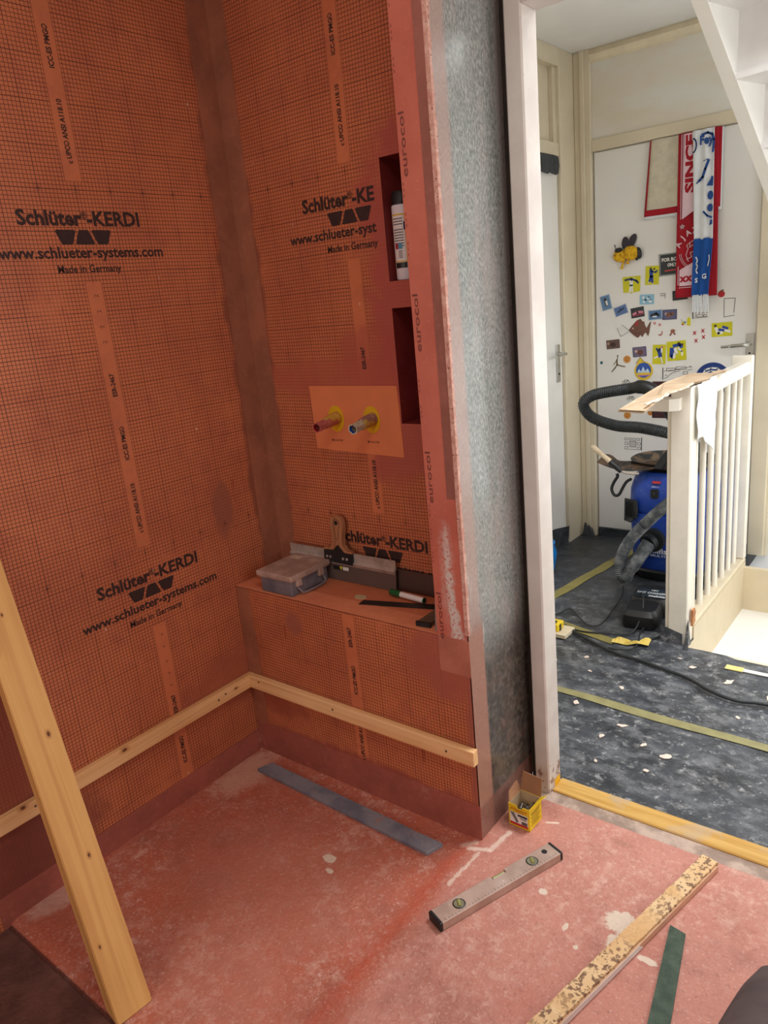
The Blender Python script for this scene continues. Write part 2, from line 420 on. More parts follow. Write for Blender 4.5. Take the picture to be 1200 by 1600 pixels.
def felt_mat():
    t = T('black_floor_film', 0.42, 0, 0.5)
    x, y, z = t.xyz()
    mid = t.noise(7, 6, 0.68); st = t.noise(1.0, 7, 0.74, t.scale(9, 15, 10), 0.25); fine = t.noise(48, 5, 0.7)
    c = t.mix(t.step(mid, 0.3, 0.7), rgb(40, 43, 48), rgb(62, 66, 73))
    near = t.step(y, 1.9, 0.9)
    near = t.step(y, 0.9, 1.9, 1.0, 0.25)
    c = t.mix(t.step(st, 0.44, 0.66) * near * 0.55, c, rgb(128, 130, 134))
    c = t.mix(t.step(t.noise(24, 7, 0.8), 0.52, 0.66) * near * 0.6, c, rgb(168, 168, 168))
    c = t.mix(t.step(t.noise(20, 6, 0.75, t.scale(1, 1, 1, (3, 1, 0))), 0.56, 0.7) * near * 0.6, c, rgb(24, 26, 30))
    c = t.mix(t.step(t.voro(30, t.scale(1, 1.6, 1)), 0.03, 0.09, 1.0, 0.0) * near * 0.7, c, rgb(212, 206, 200))
    c = t.mix(t.step(fine, 0.62, 0.72) * near * 0.5, c, rgb(190, 190, 188))
    wob = t.noise(14, 5, 0.65)
    t.color(c); t.rough(t.step(mid, 0.3, 0.7, 0.3, 0.55)); t.bump(t.noise(11, 6, 0.65) + st * 0.4 + fine * 0.3, 0.8, 0.006)
    return t.mat
m_felt = felt_mat()
def green_mat():
    t = T('green_drywall', 0.4, 0, 0.5)
    x, y, z = t.xyz()
    sp = t.noise(210, 4, 0.7, t.scale(1, 1, 0.45)); big = t.noise(3, 4); mid = t.noise(12, 5, 0.65)
    c = t.mix(t.step(sp, 0.38, 0.66), rgb(112, 118, 114), rgb(172, 174, 170))
    c = t.mix(t.step(t.noise(5, 5, 0.65, t.scale(1, 2, 0.5)), 0.45, 0.7) * 0.55, c, rgb(168, 154, 150))
    # pinkish smears at both edges
    c = t.mix(t.step(y, -0.165, -0.145, 1.0, 0.0) * 0.75, c, rgb(176, 146, 136))
    c = t.mix(t.step(y, 0.045, 0.07) * t.step(z, 0.8, 1.1) * 0.8, c, rgb(150, 138, 134))
    # dark wet-looking sealer near the floor and brown tape strip
    low = t.step(z + (big - 0.5) * 0.3, 0.42, 0.66, 1.0, 0.0)
    lc = t.mix(t.step(t.noise(60, 5, 0.7), 0.4, 0.7), rgb(70, 66, 62), rgb(112, 104, 96))
    lc = t.mix(t.step(mid, 0.5, 0.7) * 0.4, lc, rgb(140, 106, 92))
    c = t.mix(low, c, lc)
    c = t.mix(t.step(z, 0.60, 0.66, 1.0, 0.0) * t.step(y, -0.15, -0.14, 1.0, 0.0), c, rgb(164, 122, 106))
    c = t.mix(t.step(z, 0.095, 0.105, 1.0, 0.0) * 0.75, c, rgb(136, 96, 86))
    sv = t.scale(10, 60, 9, (0, 0, 3)); st = t.step(t.noise(1.0, 3, 0.6, sv, 1.0), 0.66, 0.7) * t.step(t.m('ABSOLUTE', z - 0.68), 0.05, 0.16, 1.0, 0.0)
    c = t.mix(st * 0.5, c, rgb(222, 224, 222))
    t.color(c); t.rough(t.step(mid, 0.3, 0.7, 0.2, 0.38)); t.bump(sp * 0.3 + mid, 0.3, 0.0015)
    return t.mat
m_green = green_mat()

# ------------------------------------------------------------------ room shell
H = 2.56
b = BM(); box(b, -0.1, 0.0, -3.0, 0.12, -0.05, H); wl = struct('wall_left', b, m_left)
# back wall with two niches
XP = 0.80
b = BM()
X0, X1 = 0.578, 0.78
def quad(b, a, c, d, e): b.faces.new([b.verts.new(p) for p in (a, c, d, e)])
def rect_y(b, x0, x1, z0, z1, y=0.0): quad(b, (x0, y, z0), (x1, y, z0), (x1, y, z1), (x0, y, z1))
rect_y(b, -0.0, X0, 0, H); rect_y(b, X0, X1, 0, 1.118); rect_y(b, X0, X1, 1.435, 1.505); rect_y(b, X0, X1, 1.812, H); rect_y(b, X1, XP + 0.02, 0, H)
wb = bpy.data.meshes.new('wall_back')
box(b, 0.0, 0.9, 0.125, 0.135, 0, H)
bmesh.ops.remove_doubles(b, verts=b.verts[:], dist=1e-5)
wb = struct('wall_back', b, m_back)
for (z0, z1) in ((1.118, 1.435), (1.505, 1.812)):
    n = BM(); D = 0.11
    for q in [((X0, 0, z0), (X0, D, z0), (X0, D, z1), (X0, 0, z1)), ((X1, 0, z0), (X1, D, z0), (X1, D, z1), (X1, 0, z1)),
              ((X0, 0, z0), (X1, 0, z0), (X1, D, z0), (X0, D, z0)), ((X0, 0, z1), (X1, 0, z1), (X1, D, z1), (X0, D, z1)), ((X0, D, z0), (X1, D, z0), (X1, D, z1), (X0, D, z1))]:
        quad(n, *q)
    obj('niche_lining', n, m_niche, wb)
# corner tapes and skirting tape (thin strips stuck over the membrane)
b = BM(); box(b, 0.0, 0.0012, -0.075, 0.0, 0.6, H); obj('corner_tape', b, m_tape, wl)
b = BM(); box(b, 0.0, 0.075, -0.0012, 0.0, 0.6, H); obj('corner_tape', b, m_tape, wb)
b = BM(); box(b, 0.0, 0.0012, -1.13, -0.2, -0.03, 0.068); obj('skirting_tape', b, m_skirt, wl)
DB, HB, XR = -0.215, 0.604, 0.895
# pier between niches and doorway
b = BM(); box(b, XP, XR, DB, 0.088, HB, H)
pier = struct('wall_pier', b, m_pier)
b = BM(); box(b, XP + 0.0002, XR, DB, 0.088, -0.03, HB); obj('pier_base', b, m_bench, pier, label='gridded orange membrane on the pier below ledge height')
# bench (built-in ledge) with tapes
b = BM(); box(b, 0.0, 0.800, DB, -0.001, -0.03, HB, 0.003)
bench = tag(obj('shower_bench', b, m_bench), 'built-in tiled-height ledge under the niches, wrapped in orange gridded membrane', 'bench')
bench['label'] = 'built-in shower ledge wrapped in orange gridded membrane, carrying the organiser box'
b = BM(); box(b, 0.002, 0.80, DB + 0.06, -0.002, HB, HB + 0.0008); obj('ledge_cover', b, m_ledge, bench)
b = BM(); box(b, 0.002, 0.80, DB - 0.0008, DB + 0.075, HB + 0.0002, HB + 0.0016); obj('edge_tape', b, paste('edge_tape', (212, 128, 92), (226, 142, 104), 8), bench)
b = BM(); box(b, 0.0012, 0.06, DB - 0.0012, DB, 0.0, HB - 0.005); obj('corner_tape', b, m_tape, bench)
b = BM(); box(b, 0.0012, 0.80, DB - 0.0018, DB, -0.03, 0.108); obj('skirting_tape', b, m_skirt, bench)
b = BM(); box(b, 0.80, 0.897, DB - 0.0018, DB, -0.03, 0.108); obj('skirting_tape', b, m_skirt, pier)
b = BM(); box(b, 0.80, 0.896, DB - 0.0006, DB, 0.50, HB + 0.0); obj('edge_tape', b, paste('wide_tape', (172, 104, 86), (190, 120, 100), 8), pier)
b = BM(); box(b, XR - 0.003, XR + 0.001, DB, 0.088, -0.02, H); obj('end_board', b, m_green, pier, label='green speckled moisture board on the pier end')
b = BM(); box(b, XR - 0.034, XR - 0.009, DB - 0.0008, DB, 0.98, H); obj('edge_tape', b, paste('pier_tape', (142, 88, 76), (160, 100, 88), 7), pier)
b = BM()
for i in range(60):
    z0 = 0.62 + i * (H - 0.62) / 60; z1 = 0.62 + (i + 1) * (H - 0.62) / 60
    box(b, XR - 0.009, XR + 0.0025, DB - 0.001 - random.random() * 0.001, DB + 0.006 + random.random() * 0.004, z0, z1)
def crumb():
    t = T('torn_board_edge', 0.85); n = t.noise(60, 5, 0.7)
    c = t.mix(t.step(n, 0.35, 0.65), rgb(196, 138, 122), rgb(222, 180, 164)); c = t.mix(t.step(t.noise(150, 2), 0.64, 0.7), c, rgb(130, 70, 60))
    t.color(c); t.bump(n, 0.5, 0.003); return t.mat
obj('torn_board_edge', b, crumb(), pier)
# white plaster smears on the pier front (thin applied patches)
def smear_mat():
    t = T('dry_filler', 0.8); t.color(t.mix(t.step(t.noise(60, 4), 0.4, 0.7), rgb(206, 176, 164), rgb(228, 214, 206))); return t.mat
m_smear = smear_mat()
def blob(name, cx, cz, rx, rz, parent, mat, y, n=26, seed=0, axis='y', th=0.0012, jag=0.25):
    rnd = random.Random(seed); bm = BM(); pts = []
    for k in range(n):
        a = 2 * PI * k / n; j = 1 + (rnd.random() - 0.5) * 2 * jag
        pts.append((cx + rx * j * math.cos(a), cz + rz * j * math.sin(a)))
    if axis == 'y': prism(bm, [(p[0], y, p[1]) for p in pts], (0, -th, 0))
    elif axis == 'x': prism(bm, [(y, p[0], p[1]) for p in pts], (th, 0, 0))
    else: prism(bm, [(p[0], p[1], y) for p in pts], (0, 0, th))
    return obj(name, bm, mat, parent)
# pier print: vertical maker name repeated along the left edge
b = BM()
for zc in (2.21, 1.78, 1.40, 1.03, 0.66):
    text_bm(b, 'eurocol', (XP + 0.020, DB - 0.0005, zc), (0, 0, 1), (-1, 0, 0), width=0.13, bold=0.005, height=0.016)
for k in range(30):
    zc = 0.62 + k * 0.062
    if all(abs(zc - q) > 0.10 for q in (2.21, 1.78, 1.40, 1.03, 0.66)):
        for j in range(3): box(b, XP + 0.004, XP + 0.0055, DB - 0.0006, DB - 0.0003, zc + j * 0.012, zc + j * 0.012 + 0.006)
flat('printed_lettering', b, m_print2, pier)
# dark-painted strip standing in for the shaded gap beside the jamb
b = BM(); box(b, XR + 0.0012, 0.9249, 0.089, 0.13, -0.02, H); struct('gap_shade_strip', b, m_dark)
# door frame: jamb, head, right jamb
def jamb_mat():
    t = T('jamb_paint', 0.4); x, y, z = t.xyz()
    c = t.mix(t.step(t.noise(8, 4), 0.35, 0.7), rgb(204, 194, 186), rgb(216, 208, 200))
    fl = t.step(t.noise(40, 5, 0.7), 0.52, 0.58) * t.step(z, 0.07, 0.11, 1.0, 0.0)
    c = t.mix(fl * 0.8, c, rgb(130, 84, 60)); c = t.mix(t.step(t.voro(26), 0.03, 0.06, 1.0, 0.0) * 0.5, c, rgb(150, 140, 130))
    c = t.mix(t.step(z, 0.03, 0.033, 1.0, 0.0) * t.step(y, 0.085, 0.09), c, rgb(232, 178, 20))
    t.color(c); t.bump(fl, 0.5, 0.002); return t.mat
m_jamb = jamb_mat()
b = BM()
box(b, 0.925, 0.970, 0.050, 0.128, 0, 2.30, 0.004)
box(b, 0.970, 1.85, 0.0505, 0.1275, 2.062, 2.30, 0.002)
box(b, 1.85, 1.90, 0.050, 0.128, 0, 2.30, 0.004)
dfr = struct('door_1', b, m_jamb)
b = BM(); box(b, 0.9, 0.93, 0.13, 0.2, 0, H); box(b, 0.07, 0.93, 0.136, 0.2, 0, H); box(b, 1.9, 2.8, 0.05, 0.2, -0.02, H); box(b, 0.925, 1.9, 0.06, 0.14, 2.30, H)
struct('wall_doorway', b, m_room)
# bathroom walls out of view
b = BM(); box(b, 2.6, 2.7, -3.0, 0.1, -0.02, H); struct('wall_right', b, m_room)
b = BM(); box(b, -0.1, 2.7, -3.1, -3.0, -0.02, H); struct('wall_behind', b, m_room)
b = BM(); box(b, -0.1, 2.95, -3.1, 2.6, H, H + 0.06); struct('ceiling', b, m_ceil)
# bathroom floor as a gently dished mesh
b = BM(); xs = [0 + 2.6 * i / 130 for i in range(131)]; ys = [-3 + 3.10 * j / 150 for j in range(151)]
def fz(x, y):
    s = min(1, max(0, (0.895 - x) / 0.06)); t = min(1, max(0, (-0.215 - y) / 0.03 + 0.6)); s = s * s * (3 - 2 * s)
    z = -0.010 * s * t
    if y < -1.118 and x < 0.92: z -= 0.012
    if y > -0.005: z += 0.004 * min(1, (y + 0.005) / 0.02)
    return z
grid = [[b.verts.new((x, y, fz(x, y))) for y in ys] for x in xs]
for i in range(130):
    for j in range(150): b.faces.new([grid[i][j], grid[i + 1][j], grid[i + 1][j + 1], grid[i][j + 1]])
struct('floor', b, m_floor, smooth=True)
# threshold
def thr_mat():
    t = T('yellow_threshold_wood', 0.45); n = t.noise(1, 4, 0.6, t.scale(3, 60, 30))
    c = t.mix(t.step(n, 0.35, 0.65), rgb(188, 142, 62), rgb(208, 166, 92)); c = t.mix(t.step(t.noise(9, 4, 0.6), 0.52, 0.64) * 0.6, c, rgb(180, 160, 136))
    t.color(c); return t.mat
b = BM(); box(b, 0.970, 1.85, 0.068, 0.136, -0.01, 0.010, 0.003); struct('trim_2', b, thr_mat())
# hall floor (film) with the stairwell cut out
b = BM(); nx, ny = 110, 90; XW, YW = 1.035, 1.15
def hz(x, y):
    h = 0.004 + 0.0045 * math.sin(9 * x + 4 * math.sin(5 * y)) * math.sin(11 * y + 2 * x)
    if y < 0.16: h = 0.004
    return h
gv = {}
def gp(x, y):
    k = (round(x, 4), round(y, 4))
    if k not in gv: gv[k] = b.verts.new((x, y, hz(x, y)))
    return gv[k]
xs = [0.06 + (XW - 0.06) * i / 50 for i in range(51)] + [XW + (2.8 - XW) * i / 60 for i in range(1, 61)]
ys = [0.134 + (YW - 0.134) * i / 50 for i in range(51)] + [YW + (2.40 - YW) * i / 50 for i in range(1, 51)]
for i in range(len(xs) - 1):
    for j in range(len(ys) - 1):
        if xs[i] >= XW - 1e-4 and ys[j] >= YW - 1e-4: continue
        b.faces.new([gp(xs[i], ys[j]), gp(xs[i + 1], ys[j]), gp(xs[i + 1], ys[j + 1]), gp(xs[i], ys[j + 1])])
fh = struct('floor_hall', b, m_felt, smooth=True)
b = BM(); box(b, 1.035, 2.8, 1.135, 1.15, -0.25, 0.006); struct('trim_3', b, m_cream)
# stairwell: inner walls and the white slab below
b = BM(); box(b, 1.028, 1.035, 1.15, 2.09, -0.25, 0.0); box(b, 0.97, 1.035, 1.246, 2.09, 0.0, 0.055); box(b, 0.97, 1.035, 1.246, 2.09, 0.055, 0.075, 0.004)
struct('wall_stairwell', b, plain('stairwell_cream', rgb(208, 194, 166), 0.5, 0, 0.03))
b = BM(); box(b, 1.035, 2.8, 2.06, 2.09, -0.25, 0.03); struct('wall_stairwell_end', b, plain('stairwell_end_cream', rgb(208, 194, 166), 0.5, 0, 0.03))
b = BM(); box(b, 1.035, 2.8, 1.10, 2.1, -0.26, -0.19); struct('floor_landing', b, m_white)
# hall left wall with its door
b = BM(); box(b, -0.03, 0.03, 0.2, 2.5, 0, H); struct('wall_hall_left', b, m_cream)
b = BM()
box(b, 0.03, 0.075, 2.17, 2.37, 0, H, 0.003); box(b, 0.03, 0.075, 1.25, 2.17, 2.48, H, 0.003); box(b, 0.03, 0.065, 1.25, 2.17, 2.075, 2.135, 0.002)
box(b, 0.03, 0.055, 2.14, 2.175, 2.0, 2.48, 0.002)
struct('trim_4', b, m_cream)
b = BM(); box(b, 0.03, 0.055, 1.25, 2.165, 0.01, 2.07, 0.003); d2 = struct('door_2', b, m_white)
b = BM(); box(b, 0.055, 0.062, 2.09, 2.13, 0.94, 1.14, 0.002); pl = obj('door_plate', b, m_chrome, d2)
b = BM(); cyl(b, (0.062, 2.11, 1.09), (0.10, 2.11, 1.09), 0.010, 14); tube(b, smooth_path([(0.10, 2.11, 1.09), (0.108, 2.10, 1.09), (0.108, 2.02, 1.09), (0.105, 1.99, 1.088)], 5), 0.008, 10); obj('handle', b, m_chrome, d2)
b = BM(); cyl(b, (0.061, 2.11, 0.985), (0.064, 2.11, 0.985), 0.006, 12); obj('keyhole', b, m_black, d2)
# far wall, moulding, sticker door
b = BM(); box(b, -0.03, 2.9, 2.372, 2.45, -0.3, H); struct('wall_hall_far', b, m_white)
b = BM(); box(b, 0.075, 0.165, 2.335, 2.372, 0, H, 0.004); box(b, 0.11, 0.135, 2.325, 2.335, 0, H, 0.003); struct('trim_5', b, m_cream)
b = BM(); box(b, 0.165, 1.05, 2.352, 2.372, 2.145, 2.50); struct('trim_6', b, m_panel)
b = BM(); box(b, 0.165, 1.00, 2.340, 2.372, 2.088, 2.145, 0.003); struct('trim_7', b, m_cream)
b = BM(); prism(b, [(0.165, 2.372, 2.49), (0.165, 2.335, 2.505), (0.165, 2.325, 2.53), (0.165, 2.345, H), (0.165, 2.372, H)], (1.6, 0, 0)); struct('trim_8', b, plain('moulding', rgb(228, 216, 188), 0.7, 0, 0.08, 10))
b = BM(); box(b, 0.985, 1.062, 2.332, 2.372, 0, 2.145, 0.004); box(b, 1.05, 1.075, 2.345, 2.372, 0, 2.145, 0.003); struct('trim_9', b, m_cream)
b = BM(); box(b, 0.172, 0.980, 2.358, 2.372, 0.012, 2.083, 0.002); d3 = struct('door_3', b, plain('door_white', rgb(232, 230, 226), 0.35, 0, 0.02, 3))
b = BM(); box(b, 0.938, 0.974, 2.352, 2.358, 0.98, 1.135, 0.001); obj('door_plate', b, m_chrome, d3)
b = BM(); cyl(b, (0.955, 2.352, 1.085), (0.955, 2.312, 1.085), 0.0105, 14); tube(b, smooth_path([(0.955, 2.312, 1.085), (0.935, 2.306, 1.084), (0.88, 2.308, 1.081), (0.833, 2.312, 1.078)], 5), [0.0105] * 6 + [0.009] * 5 + [0.0065] * 5, 10); obj('handle', b, m_chrome, d3)
b = BM(); cyl(b, (0.955, 2.352, 1.04), (0.955, 2.349, 1.04), 0.005, 12); obj('keyhole', b, m_black, d3)
b = BM(); box(b, 2.8, 2.9, 0.0, 2.45, -0.3, H); struct('wall_hall_right', b, m_white)
# printed membrane lettering
def logo(bm, O, xd, yd, sgn=1):
    """three rounded-look trapezoids"""
    O = Vector(O); xd = Vector(xd); yd = Vector(yd); nn = xd.cross(yd)
    for i, (cx, up) in enumerate(((-0.0505, 0), (0, 1), (0.0505, 0))):
        wt, wb_ = (0.030, 0.054) if up else (0.056, 0.032)
        h = 0.036; ch = 0.004
        q = [(-wb_ / 2 + ch * .6, 0), (wb_ / 2 - ch * .6, 0), (wb_ / 2, ch), (wt / 2, h - ch), (wt / 2 - ch * .6, h), (-wt / 2 + ch * .6, h), (-wt / 2, h - ch), (-wb_ / 2, ch)]
        bm.faces.new([bm.verts.new(O + xd * (cx + a) + yd * c + nn * 0.0004) for a, c in q])
def kerdi_print(parent, P, xd, zs, full=True, clip=None):
    """P(u, z) -> 3-D point; one repeat of the maker's print at base height z"""
    z = Vector((0, 0, 1)); bm = BM()
    for zb in zs:
        text_bm(bm, 'Schlüter', P(-0.085, zb + 0.115), xd, z, width=0.172, bold=0.034, height=0.036)
        text_bm(bm, '®', P(0.009, zb + 0.130), xd, z, width=0.019, bold=0.01, height=0.018)
        text_bm(bm, '-KERDI', P(0.094, zb + 0.115), xd, z, width=0.158, bold=0.034, height=0.036)
        logo(bm, P(0.0, zb + 0.068), xd, z)
        text_bm(bm, 'www.schlueter-systems.com', P(0, zb + 0.036), xd, z, width=0.467, bold=0.026, height=0.028)
        text_bm(bm, 'Made in Germany', P(0, zb), xd, z, width=0.182, bold=0.022, height=0.019)
    if clip: bmesh.ops.delete(bm, geom=[v for v in bm.verts if not clip(v.co)], context='VERTS')
    flat('printed_lettering', bm, m_print, parent)
def ruler_numbers(parent, P, xd, z, marks, clip=None):
    bm = BM()
    for k in marks:
        text_bm(bm, str(abs(k)), P(k / 100, z), xd, (0, 0, 1), size=0.0105, bold=0.0)
        O = Vector(P(k / 100, z)); X = Vector(xd)
        nn = X.cross(Vector((0, 0, 1)))
        for (a0, a1, b0, b1) in ((-0.008, 0.008, -0.0035, -0.0030), (-0.008, 0.008, 0.0105, 0.011)):
            bm.faces.new([bm.verts.new(O + X * a + Vector((0, 0, c)) + nn * 0.0004) for a, c in ((a0, b0), (a1, b0), (a1, b1), (a0, b1))])
    if clip: bmesh.ops.delete(bm, geom=[v for v in bm.verts if not clip(v.co)], context='VERTS')
    flat('ruler_numbers', bm, m_print, parent)
def strip_text(parent, P, xd, items, mat=None):
    for (s, zc, L) in items:
        bm = BM(); text_bm(bm, s, P(0.007, zc), (0, 0, 1), -Vector(xd), width=L, bold=0.03, height=0.014)
        flat('strip_lettering', bm, mat or m_print, parent)
PL = lambda u, z: (0.0002, -0.52 + u, z)
kerdi_print(wl, PL, (0, 1, 0), (1.60, 0.62))
for zz in (1.797, 0.817): ruler_numbers(wl, PL, (0, 1, 0), zz, (-90, -80, -70, -60, -50, -40, -30, -20, -10, 0, 10, 20, 30, 40) if False else (-40, -30, -20, -10, 0, 10, 20, 30, 40))
IT = lambda o: [('ICC-ES PMG®', 2.124 + o, 0.095), ('c UPC® ANSI A118.10', 1.935 + o, 0.147)]
strip_text(wl, PL, (0, 1, 0), IT(0) + IT(-.98) + [('ESR-2467', 1.305, 0.062), ('ESR-2467', 0.325, 0.062), ('ICC-ES PMG®', 0.164, 0.095), ('ESR-2467', 2.285, 0.062)])
b = BM()
for zc in (1.54, 1.50, 1.46, 1.42): text_bm(b, '2', PL(0.007, zc), (0, 0, 1), (0, -1, 0), size=0.018)
for zc in (0.56, 0.52, 0.47, 0.43, 0.39): text_bm(b, 'v', PL(0.007, zc), (0, 0, 1), (0, -1, 0), size=0.018)
flat('faded_lettering', b, m_print2, wl)
PB = lambda u, z: (0.46 + u, -0.0002, z)
kerdi_print(wb, PB, (1, 0, 0), (1.60,), clip=lambda p: p.x < 0.555)
kerdi_print(wb, PB, (1, 0, 0), (0.64 - 0.02,), clip=lambda p: p.x < 0.79 and p.z > 0.606)
ruler_numbers(wb, PB, (1, 0, 0), 1.797, (-30, -20, -10, 0)); ruler_numbers(wb, PB, (1, 0, 0), 0.817, (-30, -20, -10, 0, 10, 20))
strip_text(wb, PB, (1, 0, 0), IT(0) + [('ESR-2467', 1.305, 0.062), ('c UPC® ANSI A118.10', 0.93, 0.15)])
PN = lambda u, z: (0.483 + u, DB - 0.0002, z)
strip_text(bench, PN, (1, 0, 0), [('ESR-2467', 0.525, 0.062), ('ICC-ES PMG®', 0.385, 0.095), ('c UPC® ANSI A118.10', 0.185, 0.147)])
# ------------------------------------------------------------------ valve patch and two capped pipes
b = BM(); prism(b, [(0.232, 0, 1.226), (0.571, 0, 1.225), (0.577, 0, 1.019), (0.238, 0, 1.031)], (0, -0.0015, 0))
patch = tag(obj('membrane_patch', b, m_patch), 'plain orange square-cut patch on the back wall behind the two pipes', 'patch')
for cx in (0.345, 0.487):
    b = BM(); text_bm(b, '■ SCHLÜTER', (cx - 0.018, -0.0016, 1.058), (1, 0, 0), (0, 0, 1), width=0.045, bold=0.01); flat('printed_lettering', b, m_print, patch)
m_seal = plain('yellow_rubber', rgb(222, 176, 22), 0.5, 0, 0.1)
def pipe_tape(a, bcol):
    t = T('taped_pipe', 0.5); v = t.voro(70); n = t.noise(30, 4)
    c = t.mix(t.step(n, 0.45, 0.55), rgb(*a), rgb(*bcol)); c = t.mix(t.step(n, 0.62, 0.66), c, rgb(214, 190, 170)); t.color(c); t.bump(v, 0.5, 0.002); return t.mat
for (cx, cz, tx, lab, inn, colA, colB) in ((0.337, 1.131, 0.345, 'pipe stub with a red mouth, left of the pair on the orange patch', rgb(150, 20, 34), (178, 100, 84), (196, 160, 60)),
                              (0.476, 1.131, 0.487, 'pipe stub with a blue mouth, right of the pair on the orange patch', rgb(24, 70, 160), (196, 168, 80), (150, 110, 100))):
    p = thing('pipe_stub', lab, 'pipe', (cx, -0.0015, cz))
    s = BM(); n = 28; R0 = 0.040
    prism(s, [(R0 * 0.78 * math.cos(2 * PI * k / n) - 0.006, 0, R0 * math.sin(2 * PI * k / n) - 0.004) for k in range(n)], (0, -0.0018, 0))
    obj('rubber_collar', s, m_seal, p)
    L = 0.105; dx = tx - cx; dx = 0.008; dz = -0.012
    s = BM(); tube(s, [(0, 0, 0), (dx * 0.3, -L * 0.35, dz * 0.3), (dx * 0.6, -L * 0.6, dz * 0.6)], [0.0185, 0.0185, 0.016], 18); obj('pipe', s, pipe_tape(colA, colB), p, smooth=True)
    s = BM(); A = Vector((dx * 0.55, -L * 0.55, dz * 0.55)); B = Vector((dx, -L, dz))
    # open hexagonal tip
    ax = (B - A).normalized(); s1 = ax.cross(Vector((0, 0, 1))).normalized(); s2 = ax.cross(s1)
    def hexr(p_, r): return [s.verts.new(p_ + (s1 * math.cos(PI / 3 * k + .3) + s2 * math.sin(PI / 3 * k + .3)) * r) for k in range(6)]
    rr = [hexr(A, 0.0145), hexr(B, 0.0165), hexr(B, 0.0130), hexr(A + ax * 0.01, 0.012)]
    for q, w_ in zip(rr, rr[1:]):
        for k in range(6): s.faces.new([q[k], q[(k + 1) % 6], w_[(k + 1) % 6], w_[k]])
    s.faces.new(rr[0]); obj('pipe_tip', s, plain('pipe_tip', rgb(172, 92, 84) if inn[0] > inn[2] else rgb(186, 176, 150), 0.5, 0, 0.3, 60), p)
    s = BM(); q = hexr(A + ax * 0.014, 0.0125); s.faces.new(q); q2 = hexr(B - ax * 0.001, 0.0128)
    for k in range(6): s.faces.new([q[k], q[(k + 1) % 6], q2[(k + 1) % 6], q2[k]])
    s2_ = plain('pipe_inside', inn, 0.4); obj('pipe_mouth', s, s2_, p)
# ------------------------------------------------------------------ battens
m_bat = wood('batten_pine_y', (222, 170, 112), (238, 194, 138), 'y', 1, [(0.022, -0.72, 0.287, 0.007), (0.022, -0.30, 0.275, 0.005), (0.022, -1.02, 0.29, 0.006)])
b = BM(); box(b, 0.002, 0.024, -1.30, -0.217, 0.248, 0.293, 0.0015); bt = tag(obj('pine_batten', b, m_bat), 'long pine batten fixed level along the left wall above the floor', 'batten')
def screws(parent, pts, nrm):
    for p in pts:
        s = BM(); p = Vector(p); nv = Vector(nrm)
        cyl(s, p, p + nv * 0.0008, 0.0035, 12); obj('screw', s, plain('screw_metal', rgb(120, 112, 104), 0.4, 0.7), parent)
screws(bt, [(0.0242, -0.345, 0.277), (0.0242, -0.375, 0.270), (0.0242, -0.99, 0.277), (0.0242, -0.96, 0.272)], (1, 0, 0))
m_bat2 = wood('batten_pine_x', (222, 170, 112), (240, 198, 144), 'x', 1)
b = BM(); box(b, 0.024, 0.902, -0.240, -0.218, 0.248, 0.293, 0.0015); bt2 = tag(obj('pine_batten', b, m_bat2), 'pine batten screwed across the front of the ledge below its top', 'batten')
screws(bt2, [(0.07, -0.2402, 0.28), (0.40, -0.2402, 0.275), (0.815, -0.2402, 0.27)], (0, -1, 0))
# leaning post: base on the floor, flush cut against the left wall
b = BM(); d = Vector((-0.449, 0.0998, 0.888)); base = [Vector(p) for p in ((0.450, -1.112, 0), (0.509, -1.121, 0), (0.517, -1.037, 0), (0.458, -1.028, 0))]
bot = [p + d * (-0.010 / d.z) for p in base]; top = [p + d * ((p.x - 0.003) / 0.449) for p in base]
prism_v = [b.verts.new(p) for p in bot + top]
for f in ((3, 2, 1, 0), (4, 5, 6, 7), (0, 1, 5, 4), (1, 2, 6, 5), (2, 3, 7, 6), (3, 0, 4, 7)): b.faces.new([prism_v[i] for i in f])
# local frame along the beam so that grain follows it
zax = d.normalized(); xax = Vector((0.09, 1, 0)) - zax * Vector((0.09, 1, 0)).dot(zax); xax.normalize(); yax = zax.cross(xax)
M = Matrix((xax, yax, zax)).transposed().to_4x4(); M.translation = Vector((0.48, -1.07, 0))
bmesh.ops.transform(b, matrix=M.inverted(), verts=b.verts[:])
bmesh.ops.bevel(b, geom=b.edges[:], offset=0.0025, segments=2, affect='EDGES')
m_post = wood('post_pine', (204, 148, 84), (224, 172, 104), 'z', 0.8, [(-0.040, -0.02, 0.85, 0.012), (0.012, -0.03, 0.62, 0.005), (0.01, -0.03, 0.33, 0.004), (-0.03, -0.03, 0.14, 0.003), (0.0, -0.03, 0.92, 0.003)])
post = tag(obj('leaning_post', b, m_post), 'thick pine beam leaning from the shower floor against the left wall', 'beam'); post.matrix_world = M
